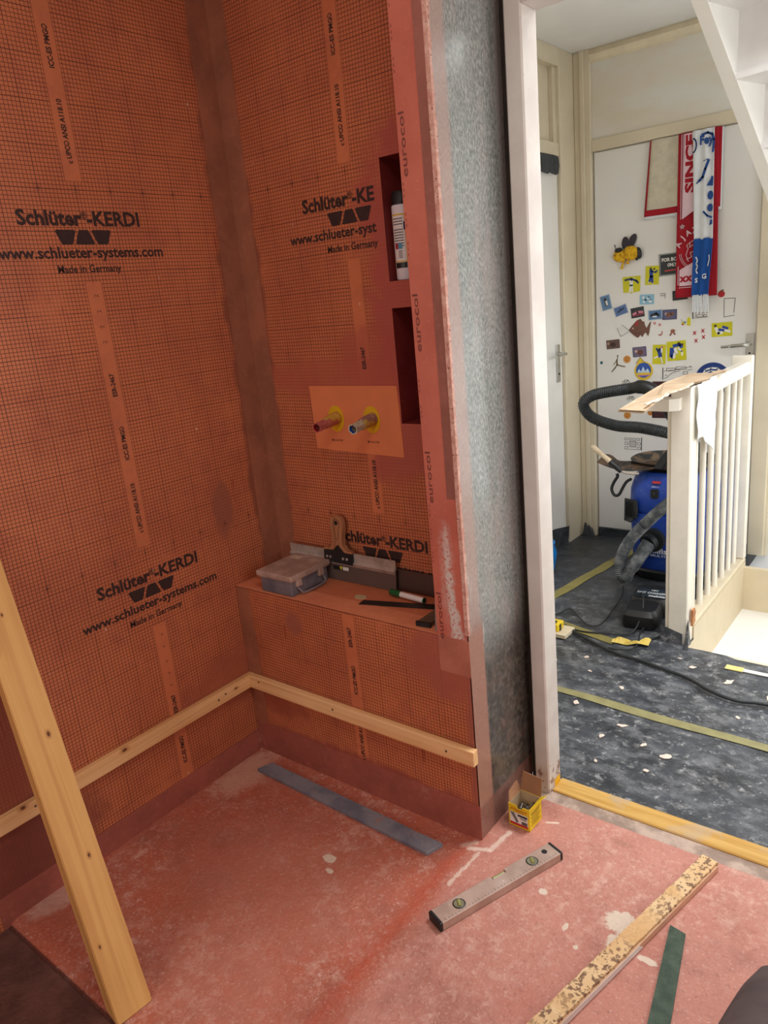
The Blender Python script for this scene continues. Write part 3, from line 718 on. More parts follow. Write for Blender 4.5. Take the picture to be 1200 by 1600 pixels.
# ------------------------------------------------------------------ stairs up
st = thing('staircase', 'white painted open staircase climbing over the stairwell at the top right', 'stairs')
SA = Vector((1.033, 1.2, 2.29)); e1 = Vector((0.258, 0.966, 0)).normalized(); en = Vector((e1.y, -e1.x, 0)); ZZ = Vector((0, 0, 1))
def sp(s, z, o): return SA + e1 * s + en * o + ZZ * (z - 2.29)
bz = lambda s: 2.195 - 1.10 * s
b = BM(); prism(b, [sp(-0.32, bz(-0.32), 0), sp(0.98, bz(0.98), 0), sp(0.98, bz(0.98) + 0.36, 0), sp(0.0, 2.55, 0), sp(-0.32, 2.55, 0)], en * 0.048)
obj('stringer', b, m_white, st)
m_step = plain('step_paint', rgb(232, 230, 228), 0.5, 0, 0.04, 6)
for k in range(-1, 5):
    s0 = 0.13 + 0.187 * k; z0 = 2.078 - 0.206 * k
    b = BM(); prism(b, [sp(s0, z0, 0.048), sp(s0 + 0.015, z0, 0.048), sp(s0 + 0.015, min(z0 + 0.184, 2.55), 0.048), sp(s0, min(z0 + 0.184, 2.55), 0.048)], en * 0.80)
    obj('riser', b, m_step, st)
    b = BM(); prism(b, [sp(s0 - 0.012, z0 - 0.022, 0.048), sp(s0 + 0.205, z0 - 0.022, 0.048), sp(s0 + 0.205, z0, 0.048), sp(s0 - 0.012, z0, 0.048)], en * 0.80)
    obj('tread', b, m_step, st)
# ------------------------------------------------------------------ balustrade
bal = thing('balustrade', 'white wooden balustrade beside the stairwell, with round bars', 'balustrade', (0.99, 1.17, 0.0))
def at(o): return -Vector(o.location)
def lbox(bm, o, x0, x1, y0, y1, z0, z1, bev=0.0): q = at(o); return box(bm, x0 + q.x, x1 + q.x, y0 + q.y, y1 + q.y, z0 + q.z, z1 + q.z, bev)
b = BM(); lbox(b, bal, 0.954, 1.029, 1.17, 1.245, 0.0, 1.045, 0.004); obj('newel_post', b, m_rail, bal)
b = BM(); lbox(b, bal, 0.940, 0.953, 1.178, 1.24, 0.0, 0.955, 0.002); obj('post_cladding', b, m_rail, bal)
b = BM(); lbox(b, bal, 0.945, 1.035, 2.055, 2.095, 0.076, 1.06, 0.004); obj('end_post', b, m_rail, bal)
b = BM(); lbox(b, bal, 0.975, 1.03, 1.245, 2.058, 0.975, 1.035, 0.008); obj('handrail', b, m_rail, bal)
b = BM(); q = at(bal); prism(b, [(0.868 + q.x, 1.18 + q.y, 0.965), (0.868 + q.x, 1.125 + q.y, 0.965), (0.965 + q.x, 1.115 + q.y, 0.965), (0.994 + q.x, 1.14 + q.y, 0.965), (0.994 + q.x, 1.18 + q.y, 0.965)], (0, 0, 0.045)); obj('handrail_return', b, m_rail, bal)
for i, (bx, by) in enumerate([(1.0, 1.325), (1.0, 1.44), (1.0, 1.555), (1.0, 1.665), (1.0, 1.78), (1.0, 1.89), (1.0, 1.99)]):
    b = BM(); cyl(b, (bx + q.x, by + q.y, 0.074), (bx + q.x, by + q.y, 0.978), 0.0125, 14); obj('baluster', b, m_rail, bal, smooth=True)
# torn casing piece + film flap at newel foot
def zig(bm, pts, th): return prism(bm, pts, th)
b = BM(); zig(b, [(0.925, 1.160, 0.0), (1.015, 1.158, 0.0), (1.012, 1.166, 0.052), (0.930, 1.168, 0.075)], (0, 0.002, 0)); tag(obj('film_flap', b, m_felt), 'black film flap turned up against the foot of the near newel post', 'film')
b = BM(); prism(b, [(1.031, 1.125, 0.006), (1.05, 1.12, 0.006), (1.036, 1.16, 0.11)], (-0.003, 0.002, 0.0)); prism(b, [(1.031, 1.158, 0.0), (1.035, 1.20, 0.0), (1.033, 1.165, 0.12)], (0.002, 0, 0)); tag(obj('film_flap', b, m_felt), 'grey torn film shred standing at the stairwell edge by the newel post', 'film')
b = BM(); box(b, 1.033, 1.045, 1.20, 1.225, 0.085, 0.15, 0.002); 
for k in range(4): box(b, 1.040, 1.050, 1.20, 1.222, 0.088 + k * 0.015, 0.095 + k * 0.015, 0.001)
b.free()
b = BM(); prism(b, [(1.036, 1.195, 0.082), (1.036, 1.232, 0.09), (1.036, 1.228, 0.115), (1.036, 1.236, 0.13), (1.036, 1.222, 0.152), (1.036, 1.198, 0.15)], (0.008, 0, 0)); obj('broken_wood', b, wood('raw_wood', (150, 92, 54), (192, 132, 86), 'y', 2), None)
bw = bpy.data.objects['broken_wood']; tag(bw, 'small splintered brown wood end beside the newel post above the stairwell', 'wood')
# cardboard and cloth on the rail
cb = thing('cardboard_sheet', 'torn brown cardboard lying on top of the handrail and newel post', 'cardboard', (0.99, 1.2, 1.055))
def cardm():
    t = T('cardboard', 0.85); t.color(t.mix(t.step(t.noise(10, 4), 0.35, 0.7), rgb(176, 150, 122), rgb(196, 172, 144))); return t.mat
m_card = cardm(); m_tear = plain('torn_card_edge', rgb(226, 210, 188), 0.9, 0, 0.15, 80)
b = BM(); pts = [(0.925, 0.72), (1.018, 0.70), (1.022, 0.83), (1.010, 0.95), (1.028, 1.08), (1.020, 1.2), (1.045, 1.3), (1.03, 1.42), (1.05, 1.55), (1.015, 1.56), (1.01, 1.46), (0.935, 1.47), (0.915, 1.2)]
for zz in (0.0, 0.006):
    prism(b, [(x - 0.99 + (0.004 if zz else 0), y - 1.2, -0.003 + zz - (0.02 if y < 0.75 else 0)) for x, y in pts], (0, 0, 0.003))
obj('cardboard', b, m_card, cb)
b = BM(); rnd = random.Random(4); prev = None; edge = [(1.016, 0.72), (1.024, 0.85), (1.008, 0.96), (1.028, 1.08), (1.018, 1.2)]
P = resample([Vector((x - 0.99, y - 1.2, 0.004)) for x, y in edge], 0.012)
prism(b, [(p.x + rnd.uniform(0.002, 0.014), p.y, 0.0015) for p in P] + [(p.x - 0.004, p.y, 0.0015) for p in P[::-1]], (0, 0, 0.0035)); obj('torn_edge', b, m_tear, cb)
b = BM(); N1, N2 = 16, 22
outline = lambda v: (1.195 + 0.02 * v, 1.475 - 0.09 * max(0, v - 0.55))
vs = []
for j in range(N2 + 1):
    row = []
    for i in range(N1 + 1):
        u = i / N1; v = j / N2
        y0, y1 = 1.20, 1.475 - 0.02 * v
        y = y0 + (y1 - y0) * u
        zb = 0.84 - 0.10 * max(0, (u - 0.35) / 0.65) if u < 0.85 else 0.74 + 0.12 * (u - 0.85) / 0.15
        z = 1.052 + (zb - 1.052) * v
        x = 1.040 + 0.006 * math.sin(u * 16 + v * 2) * (1 - 0.5 * v) + 0.004 * math.sin(v * 9 + u * 5)
        row.append(b.verts.new((x, y, z)))
    vs.append(row)
for j in range(N2):
    for i in range(N1): b.faces.new([vs[j][i], vs[j][i + 1], vs[j + 1][i + 1], vs[j + 1][i]])
cl = obj('dust_cloth', b, plain('white_cloth', rgb(232, 232, 230), 0.95, 0, 0.04, 20), smooth=True); sm = cl.modifiers.new('s', 'SOLIDIFY'); sm.thickness = 0.002
tag(cl, 'white cloth hanging over the handrail beside the near newel post', 'cloth')
# ------------------------------------------------------------------ wet and dry vacuum
mb = T('vac_blue', 0.42); mb.color(mb.mix(mb.step(mb.noise(18, 5, .65), 0.5, 0.75), rgb(28, 66, 164), rgb(70, 98, 170))); m_vb = mb.mat
gr = T('dusty_hose', 0.6); gr.color(gr.mix(gr.step(gr.noise(22, 4), 0.4, 0.65), rgb(72, 78, 84), rgb(130, 134, 138))); m_hg = gr.mat
vac = thing('vacuum_cleaner', 'blue workshop vacuum cleaner behind the balustrade, with dusty grey hose', 'vacuum', (0.742, 1.93, 0.008))
b = BM(); loft(b, [(0.0, 0.16, 0.15, 0, 0), (0.05, 0.185, 0.175, 0, 0), (0.06, 0.175, 0.165, 0, 0)], 40, 0.55); obj('base', b, m_black, vac)
b = BM(); loft(b, [(0.055, 0.165, 0.16, 0, 0), (0.075, 0.175, 0.172, 0, 0), (0.33, 0.187, 0.182, 0, 0), (0.345, 0.187, 0.182, 0, 0)], 48, 0.5); obj('drum', b, m_vb, vac, smooth=True)
b = BM(); loft(b, [(0.345, 0.182, 0.176, 0, 0), (0.36, 0.190, 0.184, 0, 0), (0.46, 0.186, 0.180, 0, 0), (0.525, 0.170, 0.166, 0.004, 0), (0.545, 0.150, 0.15, 0.006, 0)], 48, 0.5); head = obj('motor_head', b, m_vb, vac, smooth=True)
b = BM(); loft(b, [(0.538, 0.13, 0.135, 0.008, 0), (0.56, 0.12, 0.12, 0.008, 0)], 40, 0.5); obj('top_tray', b, m_black, vac)
b = BM(); prism(b, [(-0.19, -0.160, 0.30), (-0.15, -0.186, 0.30), (-0.115, -0.191, 0.345), (-0.12, -0.191, 0.415), (-0.185, -0.165, 0.415)], (-0.004, -0.006, 0)); grl = obj('vent_grille', b, m_black, vac)
for k in range(6):
    b = BM(); x = -0.18 + k * 0.011; box(b, x, x + 0.004, -0.186 - k * 0.002, -0.174 - k * 0.002, 0.325, 0.40); obj('vent_slot', b, m_rubber, grl)
b = BM(); box(b, -0.058, -0.022, -0.190, -0.176, 0.432, 0.475, 0.003); sw = obj('switch', b, m_black, vac); b = BM(); box(b, -0.048, -0.034, -0.195, -0.188, 0.442, 0.462, 0.002); obj('switch_knob', b, m_rubber, sw)
b = BM(); box(b, -0.052, -0.016, -0.181, -0.168, 0.503, 0.512); obj('red_label', b, plain('red_label', rgb(196, 60, 60), 0.5), vac)
b = BM(); text_bm(b, 'AERO 21', (-0.036, -0.187, 0.485), (1, 0, 0), (0, 0, 1), width=0.034, bold=0.01); text_bm(b, 'nilfisk', (-0.005, -0.189, 0.158), (1, 0, 0), (0, 0, 1), width=0.105, bold=0.02, height=0.028)
text_bm(b, 'MULTI 22', (-0.005, -0.187, 0.140), (1, 0, 0), (0, 0, 1), width=0.10, bold=0.01, height=0.011); flat('printed_lettering', b, plain('white_print', rgb(226, 230, 236), 0.6, 0, 0.02), vac)
b = BM(); cyl(b, (-0.045, -0.175, 0.225), (-0.047, -0.200, 0.223), 0.058, 28); cyl(b, (-0.046, -0.2, 0.223), (-0.056, -0.225, 0.215), 0.040, 24); obj('hose_inlet', b, m_rubber, vac, smooth=True)
b = BM(); hk = [(-0.175, -0.12, 0.50), (-0.19, -0.14, 0.49), (-0.205, -0.145, 0.465), (-0.225, -0.15, 0.425), (-0.248, -0.15, 0.42), (-0.262, -0.15, 0.45), (-0.25, -0.15, 0.485), (-0.232, -0.15, 0.515), (-0.235, -0.15, 0.53)]
tube(b, smooth_path(hk, 5), 0.0075, 8); obj('cable_hook', b, m_rubber, vac, smooth=True)
b = BM(); P = smooth_path([(-0.052, -0.222, 0.216), (-0.075, -0.26, 0.17), (-0.105, -0.285, 0.115), (-0.128, -0.285, 0.075), (-0.140, -0.28, 0.045)], 6); n_ = len(P); tube(b, P, [0.034 if i < 5 else 0.031 if i < 14 else 0.027 for i in range(n_)], 18); obj('hose_cuff', b, m_hg, vac, smooth=True)
b = BM(); hose(b, [(-0.143, -0.28, 0.045), (-0.165, -0.27, 0.045), (-0.175, -0.27, 0.11), (-0.15, -0.28, 0.19), (-0.10, -0.29, 0.27), (-0.045, -0.30, 0.335)], 0.026, 0.0022, 0.0055, 16); obj('suction_hose', b, m_hg, vac)
b = BM(); tube(b, smooth_path([(-0.045, -0.30, 0.335), (0.0, -0.30, 0.385), (0.06, -0.29, 0.445), (0.12, -0.26, 0.49)], 6), 0.027, 16); obj('hose_tube', b, m_hg, vac, smooth=True)
for (cx, cy) in ((0.17, -0.10), (-0.16, -0.12), (0.16, 0.13), (-0.16, 0.13)):
    b = BM(); cyl(b, (cx - 0.012, cy, 0.022), (cx + 0.012, cy, 0.022), 0.022, 16); obj('caster', b, m_rubber, vac)
# wide black hose loop rising over the vacuum
ho = thing('ribbed_hose', 'thick black ribbed hose looping in the air above the blue vacuum', 'hose', (0.742, 1.78, 0.56))
b = BM(); hose(b, [(0.12, 0.0, 0.03), (0.13, 0.0, 0.12), (0.10, -0.03, 0.175), (0.03, -0.08, 0.205), (-0.09, -0.08, 0.225), (-0.21, -0.08, 0.232), (-0.325, -0.08, 0.27), (-0.365, -0.08, 0.33), (-0.325, -0.08, 0.37), (-0.24, -0.08, 0.39), (-0.135, -0.08, 0.405)], 0.0255, 0.0016, 0.0045, 16); obj('hose', b, m_rubber, ho)
b = BM(); tube(b, smooth_path([(-0.145, -0.08, 0.403), (-0.09, -0.08, 0.412), (-0.04, -0.08, 0.395), (0.02, -0.08, 0.33), (0.06, -0.07, 0.26)], 5), [0.026] * 4 + [0.031] * 9 + [0.027] * 8, 16); obj('hose_end', b, m_black, ho, smooth=True)
# hawk / trowels lying on the vacuum
m_rust = T('worn_steel', 0.5, 0.6); m_rust.color(m_rust.mix(m_rust.step(m_rust.noise(14, 5), 0.4, 0.65), rgb(60, 58, 58), rgb(122, 96, 76))); m_rust = m_rust.mat
hw = thing('plastering_trowel', 'plastering trowel with a pale wooden handle resting on the vacuum top', 'trowel', (0.60, 1.80, 0.585))
b = BM(); P = []
for k in range(17): u = k / 16; P.append((-0.185 + 0.33 * u, -0.04 - 0.05 * math.sin(u * PI), 0.012 - 0.02 * math.sin(u * PI)))
Q = [(x, y + 0.10 + 0.02 * math.sin(i), z + 0.018) for i, (x, y, z) in enumerate(P)]
va = [b.verts.new(p) for p in P]; vb = [b.verts.new(p) for p in Q]; vc = [b.verts.new((p[0], p[1], p[2] - 0.004)) for p in P]; vd = [b.verts.new((p[0], p[1], p[2] - 0.004)) for p in Q]
for i in range(16):
    b.faces.new([va[i], va[i + 1], vb[i + 1], vb[i]]); b.faces.new([vc[i], vd[i], vd[i + 1], vc[i + 1]]); b.faces.new([va[i], vc[i], vc[i + 1], va[i + 1]]); b.faces.new([vb[i], vb[i + 1], vd[i + 1], vd[i]])
b.faces.new([va[0], vb[0], vd[0], vc[0]]); b.faces.new([va[16], vc[16], vd[16], vb[16]])
obj('blade', b, m_rust, hw)
b = BM(); tube(b, [(-0.185, -0.1, 0.105), (-0.178, -0.1, 0.098), (-0.13, -0.1, 0.060), (-0.095, -0.1, 0.032)], [0.008, 0.0135, 0.0115, 0.0135], 14); obj('handle', b, wood('pale_handle', (196, 176, 146), (222, 204, 176), 'x', 2), hw, smooth=True)
b = BM(); tube(b, [(-0.096, -0.1, 0.032), (-0.06, -0.1, 0.004), (-0.04, -0.1, -0.014)], [0.0125, 0.0145, 0.011], 14); obj('ferrule', b, m_black, hw, smooth=True)
b = BM(); tube(b, smooth_path([(-0.045, -0.1, -0.012), (-0.01, -0.1, -0.02), (0.04, -0.09, -0.022)], 4), 0.006, 8); obj('tang', b, m_steel, hw)
m_tray = T('rubber_tray', 0.6); m_tray.color(m_tray.mix(m_tray.step(m_tray.noise(16, 5), 0.45, 0.6), rgb(40, 42, 44), rgb(112, 92, 72))); m_tray = m_tray.mat
b = BM(); loft(b, [(0.0, 0.145, 0.115, 0, 0), (0.012, 0.175, 0.14, 0, 0), (0.035, 0.20, 0.16, 0, 0), (0.031, 0.19, 0.15, 0, 0), (0.010, 0.16, 0.12, 0, 0)], 30, 0.8); tag(obj('mortar_tray', b, m_tray, smooth=True, loc=(0.745, 1.90, 0.569)), 'dirty black rubber tray sitting on top of the blue vacuum', 'tray')
b = BM(); prism(b, [(0.70, 1.72, 0.590), (0.745, 1.72, 0.585), (0.79, 1.72, 0.66), (0.80, 1.72, 0.70), (0.765, 1.72, 0.685)], (0, 0.045, 0)); bmesh.ops.bevel(b, geom=b.edges[:], offset=0.006, segments=2, affect='EDGES'); tag(obj('floor_nozzle', b, m_rubber), 'black plastic nozzle propped on the rubber tray beside the newel post', 'nozzle')
# ------------------------------------------------------------------ battery charger
ch = thing('battery_charger', 'black battery charger with slotted-in battery lying on the hall floor', 'charger', (0.80, 1.33, 0.008), (0, 0, 0.12))
b = BM(); loft(b, [(0, 0.072, 0.075, 0, -0.03), (0.01, 0.078, 0.08, 0, -0.03), (0.055, 0.074, 0.076, 0, -0.03), (0.075, 0.062, 0.06, 0, -0.025)], 36, 0.45); obj('battery', b, m_black, ch, smooth=True)
b = BM(); loft(b, [(0, 0.085, 0.095, 0.01, 0.12), (0.03, 0.09, 0.10, 0.01, 0.12), (0.07, 0.085, 0.092, 0.01, 0.12), (0.082, 0.075, 0.08, 0.01, 0.12)], 36, 0.4); obj('charger_body', b, m_black, ch, smooth=True)
b = BM(); prism(b, [(-0.055, 0.055, 0.0822), (0.078, 0.055, 0.0822), (0.078, 0.15, 0.0822), (-0.055, 0.15, 0.0822)], (0, 0, 0.002)); pn = obj('label_panel', b, plain('charger_panel', rgb(30, 44, 54), 0.5), ch)
b = BM(); sl = Vector((0, 1, 0))
text_bm(b, 'makita', (0.040, 0.060, 0.0845), (1, 0, 0), sl, width=0.070, bold=0.03, height=0.022); text_bm(b, 'FAST CHARGER', (0.012, 0.092, 0.0845), (1, 0, 0), sl, width=0.125, bold=0.02, height=0.020); text_bm(b, '18V', (0.02, 0.125, 0.0845), (1, 0, 0), sl, width=0.03, bold=0.02)
flat('printed_lettering', b, bpy.data.materials['white_print'], ch)
# ------------------------------------------------------------------ cables on the hall floor
def cable(pts, r, label, m=m_rubber, z=0.012):
    b = BM(); tube(b, smooth_path([(x, y, (zz if zz else z)) for x, y, *q_ in pts for zz in [q_[0] if q_ else None]], 8), r, 8)
    return tag(obj('cable', b, m, smooth=True), label, 'cable')
cable([(0.42, 1.17), (0.469, 1.145), (0.544, 1.094), (0.677, 1.022), (0.811, 0.962), (0.92, 0.946), (1.028, 0.917), (1.117, 0.893), (1.21, 0.839), (1.301, 0.815), (1.397, 0.835), (1.6, 0.82)], 0.0065, 'thick black cable running across the hall floor towards the right edge', z=0.016)
cable([(0.40, 1.22), (0.445, 1.207), (0.473, 1.284), (0.548, 1.219), (0.619, 1.158), (0.66, 1.20), (0.646, 1.383), (0.623, 1.537), (0.590, 1.64)], 0.0032, 'thin dark cable curving from the door jamb back to the vacuum')
cable([(0.43, 1.17), (0.475, 1.145), (0.589, 1.093), (0.696, 1.112), (0.801, 1.165), (0.816, 1.25, 0.06), (0.80, 1.32, 0.098), (0.765, 1.40, 0.1), (0.725, 1.44, 0.06), (0.69, 1.50, 0.02), (0.673, 1.60)], 0.0035, 'thin black cable looping over the battery charger')
cable([(0.838, 1.235, 0.02), (0.836, 1.182), (0.862, 1.079), (0.852, 1.026), (0.81, 1.0), (0.771, 0.996)], 0.0035, 'short black cable trailing from the charger over the yellow tape')
cable([(0.875, 1.125), (0.90, 1.16), (0.925, 1.22), (0.94, 1.30)], 0.0035, 'short dark cable end going behind the foot of the newel post')
# ------------------------------------------------------------------ tapes on the film
m_olive = plain('olive_tape', rgb(140, 130, 72), 0.5, 0, 0.1, 20); m_olive2 = plain('dusty_tape', rgb(136, 130, 88), 0.6, 0, 0.12, 20)
def ribbon(name, L, R, mat, label, cat='tape', th=0.0015, zoff=0.0018):
    b = BM(); A = resample([Vector((x, y, 0)) for x, y in L], 0.03); n = len(A); B_ = [Vector((R[0][0], R[0][1], 0)).lerp(Vector((R[-1][0], R[-1][1], 0)), i / (n - 1)) for i in range(n)]
    rows = []
    for p, q_ in zip(A, B_): rows.append([b.verts.new((v.x, v.y, hz(v.x, v.y) + zoff + t)) for v in (p, p.lerp(q_, .5), q_) for t in (0, th)])
    for r0, r1 in zip(rows, rows[1:]):
        b.faces.new([r0[1], r1[1], r1[3], r0[3]]); b.faces.new([r0[3], r1[3], r1[5], r0[5]]); b.faces.new([r0[0], r1[0], r1[1], r0[1]]); b.faces.new([r0[5], r1[5], r1[4], r0[4]])
    return tag(obj(name, b, mat), label, cat)
ribbon('tape_strip', [(0.30, 1.36), (0.40, 1.62), (0.395, 2.0), (0.43, 2.25)][:1] + [(0.43, 2.25)], [(0.345, 1.29), (0.475, 2.18)], m_olive, 'olive tape running back across the dark film towards the vacuum')
ribbon('tape_strip', [(0.66, 0.632), (1.8, 0.600)], [(0.66, 0.592), (1.8, 0.56)], m_olive2, 'olive tape line crossing the dusty film from the jamb to the right edge')
ribbon('tape_strip', [(0.44, 1.17), (0.775, 1.095)], [(0.46, 1.12), (0.768, 1.045)], m_olive, 'olive tape beside the cables ending in a crumpled yellow tail')
b = BM(); rnd = random.Random(2); rows = []
for k in range(13):
    u = k / 12; x = 0.765 + 0.135 * u; y = 1.055 + 0.045 * u; w_ = 0.036 * (0.55 + 0.45 * abs(math.cos(u * 7)))
    rows.append([b.verts.new((x, y + w_, 0.014 + 0.012 * math.sin(u * 9))), b.verts.new((x, y, 0.016 + 0.010 * math.sin(u * 9 + 2))), b.verts.new((x, y - w_ * .3, 0.012 + 0.004 * math.cos(u * 8)))])
for r0, r1 in zip(rows, rows[1:]):
    for i in range(2): b.faces.new([r0[i], r1[i], r1[i + 1], r0[i + 1]])
yt = obj('tape_tail', b, plain('yellow_tape', rgb(206, 180, 84), 0.5, 0, 0.12, 30)); m_ = yt.modifiers.new('s', 'SOLIDIFY'); m_.thickness = 0.001; tag(yt, 'crumpled yellow tape tail in front of the battery charger', 'tape')
# measuring tape strip by the stair edge, tape measure + wood block by the jamb
b = BM(); box(b, 1.208, 1.27, 1.035, 1.068, 0.010, 0.013); box(b, 1.27, 1.75, 1.040, 1.062, 0.010, 0.0125); ms = obj('paper_strip', b, plain('paper_white', rgb(226, 224, 214), 0.7)); ms.data.materials.append(plain('pale_yellow', rgb(226, 206, 130), 0.6))
for p in ms.data.polygons:
    if p.center.x < 1.2701: p.material_index = 1
tag(ms, 'white paper strip with yellow end on the film beside the stairwell', 'paper')
b = BM(); box(b, 0.50, 0.585, 0.995, 1.09, 0.008, 0.026, 0.002); tag(obj('wood_block', b, wood('block_wood', (206, 190, 160), (226, 212, 184), 'x', 2)), 'small pale wood block on the hall floor just behind the door jamb', 'wood')
tm = thing('tape_measure', 'yellow tape measure lying on the pale wood block behind the jamb', 'tape measure', (0.52, 1.04, 0.026))
b = BM(); box(b, -0.03, 0.026, -0.03, 0.03, 0, 0.034, 0.006, seg=2); obj('case', b, plain('yellow_case', rgb(236, 204, 40), 0.4), tm); b = BM(); box(b, 0.0255, 0.029, -0.018, -0.004, 0.002, 0.032, 0.001); obj('grip', b, m_black, tm); b = BM(); box(b, -0.01, 0.01, -0.0305, 0.0, 0.034, 0.04, 0.002); obj('lock_button', b, m_black, tm)
bk = thing('blue_bucket', 'bright blue bucket mostly hidden behind the white door jamb', 'bucket', (0.115, 1.68, 0.01))
b = BM(); loft(b, [(0.0, 0.085, 0.085, 0, 0), (0.07, 0.098, 0.098, 0, 0), (0.10, 0.10, 0.10, 0, 0), (0.15, 0.085, 0.085, 0, 0), (0.15, 0.080, 0.080, 0, 0), (0.02, 0.078, 0.078, 0, 0)], 36); obj('body', b, plain('bright_blue', rgb(20, 130, 215), 0.35), bk, smooth=True)
b = BM(); tube(b, [(0.088 * math.cos(a), 0.088 * math.sin(a), 0.15) for a in [2 * PI * k / 30 for k in range(31)]], 0.005, 8); obj('rim', b, plain('bright_blue_rim', rgb(16, 116, 200), 0.35), bk, smooth=True)
# film turned up at hall corner
b = BM(); prism(b, [(0.064, 1.70, 0.0), (0.064, 2.16, 0.0), (0.068, 2.17, 0.10), (0.070, 2.0, 0.135), (0.07, 1.8, 0.16), (0.07, 1.70, 0.17)], (0.003, 0, 0)); tag(obj('film_flap', b, m_felt), 'black film turned up against the hall door left of the vacuum', 'film')
b = BM(); prism(b, [(0.07, 2.30, 0.0), (0.165, 2.31, 0.0), (0.15, 2.32, 0.045), (0.12, 2.32, 0.07), (0.10, 2.31, 0.02)], (0, 0.003, 0)); prism(b, [(0.09, 2.30, 0.0), (0.12, 2.30, 0.0), (0.105, 2.305, 0.085)], (0.01, 0.004, 0)); tag(obj('film_flap', b, m_felt), 'small torn black film tips at the far hall corner', 'film')
b = BM(); prism(b, [(0.0, 2.350, 0.0), (0.0, 2.354, 0.0), (0.0, 2.354, 0.055), (0.0, 2.350, 0.05)], (0.82, 0, 0)); bmesh.ops.translate(b, verts=b.verts[:], vec=(0.172, 0, 0)); tag(obj('film_flap', b, m_felt), 'low strip of black film standing along the foot of the magnet door', 'film')
# dark sleeve hanging on the left hall door
b = BM(); rows = []
for i in range(13):
    y = 1.93 + 0.19 * i / 12; xx = 0.075 + 0.010 * math.sin(i * 2.1)
    rows.append([b.verts.new((xx - 0.012, y, 2.072)), b.verts.new((xx + 0.01, y, 2.062)), b.verts.new((xx + 0.014, y, 2.02)), b.verts.new((xx + 0.008, y, 1.985 - 0.006 * (i % 2)))])
for r0, r1 in zip(rows, rows[1:]):
    for i in range(3): b.faces.new([r0[i], r1[i], r1[i + 1], r0[i + 1]])
dt = obj('dark_cloth', b, plain('charcoal_cloth', rgb(66, 68, 70), 0.95, 0, 0.2, 40)); m_ = dt.modifiers.new('s', 'SOLIDIFY'); m_.thickness = 0.003; tag(dt, 'dark grey cloth hanging over the top of the left hall door', 'cloth')
# plaster chips
m_chip = plain('plaster_chip', rgb(222, 204, 190), 0.9, 0, 0.1, 60)
rnd = random.Random(12)
for k, (x, y, s) in enumerate([(1.40, 0.90, 0.040), (1.245, 0.945, 0.028), (1.02, 0.50, 0.020), (0.985, 0.405, 0.016), (1.20, 0.395, 0.024), (1.12, 0.42, 0.016), (1.17, 0.30, 0.014), (1.10, 1.00, 0.018), (1.04, 1.05, 0.010), (0.62, 0.82, 0.020), (0.83, 0.555, 0.018), (0.78, 0.79, 0.012), (0.72, 0.90, 0.014), (0.93, 0.73, 0.014), (1.02, 0.27, 0.010), (1.33, 0.72, 0.014)]):
    b = BM(); pts = []; n = 9; a0 = rnd.random() * 6
    for i in range(n): a = a0 + 2 * PI * i / n; rr = s * (0.5 + 0.5 * rnd.random()); pts.append((rr * math.cos(a), rr * 0.6 * math.sin(a), 0))
    prism(b, pts, (0, 0, 0.0025)); o = obj('plaster_chip', b, m_chip, loc=(x, y, hz(x, y) + 0.001), rot=(0, 0, rnd.random() * 3))
    tag(o, 'small flat plaster chip lying on the dusty black floor film', 'chip', 'plaster chips scattered on the hall floor')
# ------------------------------------------------------------------ magnets, pictures and cloths on the hall door
YD = 2.358
MC = {}
def col(*c):
    if c not in MC: MC[c] = plain('print_%d_%d_%d' % c, rgb(*c), 0.5, 0, 0.04, 30)
    return MC[c]
YEL = (206, 200, 22); BLU = (34, 66, 150); WHT = (232, 232, 228); BLK = (34, 32, 34)
def card(name, label, cat, cx, cz, w, h, c, rot=0.0, border=None, group=None, pts=None, y=YD):
    b = BM(); pp = pts or [(-w / 2, -h / 2), (w / 2, -h / 2), (w / 2, h / 2), (-w / 2, h / 2)]
    poly2(b, pp, 0, 0.002); o = obj(name, b, col(*c), loc=(cx, y, cz), rot=(0, rot, 0)); tag(o, label, cat, group)
    if border:
        b = BM(); q = pp + [pp[0]]; stroke2(b, [(x * .94, z * .94) for x, z in q], 0.0035, -0.002, 0.0004); obj('border', b, col(*border), o)
    return o
def pr(parent, name, c, strokes=(), polys=(), y=-0.002, w=0.006):
    b = BM()
    for s in strokes:
        ww = w
        if isinstance(s, tuple) and isinstance(s[0], (int, float)): ww = s[0]; s = s[1]
        stroke2(b, s, ww, y, 0.0004)
    for p in polys: poly2(b, p, y, 0.0005)
    return obj(name, b, col(*c), parent)
# judo cards
j = card('judo_magnet', 'yellow card magnet of a judoka in blue holding a ball', 'magnet', 0.476, 1.450, 0.070, 0.093, YEL, 0.03)
pr(j, 'figure', BLU, [(0.018, [(-0.006, 0.022), (-0.004, -0.004)]), (0.012, [(-0.006, -0.005), (-0.012, -0.028)]), (0.012, [(0.0, -0.005), (0.002, -0.034)]), (0.008, [(-0.004, 0.020), (0.018, 0.014), (0.024, 0.022)])]); pr(j, 'head', BLK, polys=[circ(-0.008, 0.033, 0.006, 12), circ(0.010, 0.031, 0.005, 12)]); pr(j, 'feet', WHT, [(0.006, [(-0.014, -0.03), (-0.018, -0.036)]), (0.006, [(0.002, -0.036), (0.004, -0.040)])])
j = card('judo_magnet', 'curled yellow card magnet of a judoka in white lifting a blue one overhead', 'magnet', 0.367, 1.412, 0.096, 0.084, YEL, 0.0, pts=[(-0.047, 0.042), (0.049, 0.042), (0.046, -0.036), (0.012, -0.039), (0.0, -0.044), (-0.014, -0.037), (-0.042, -0.038)])
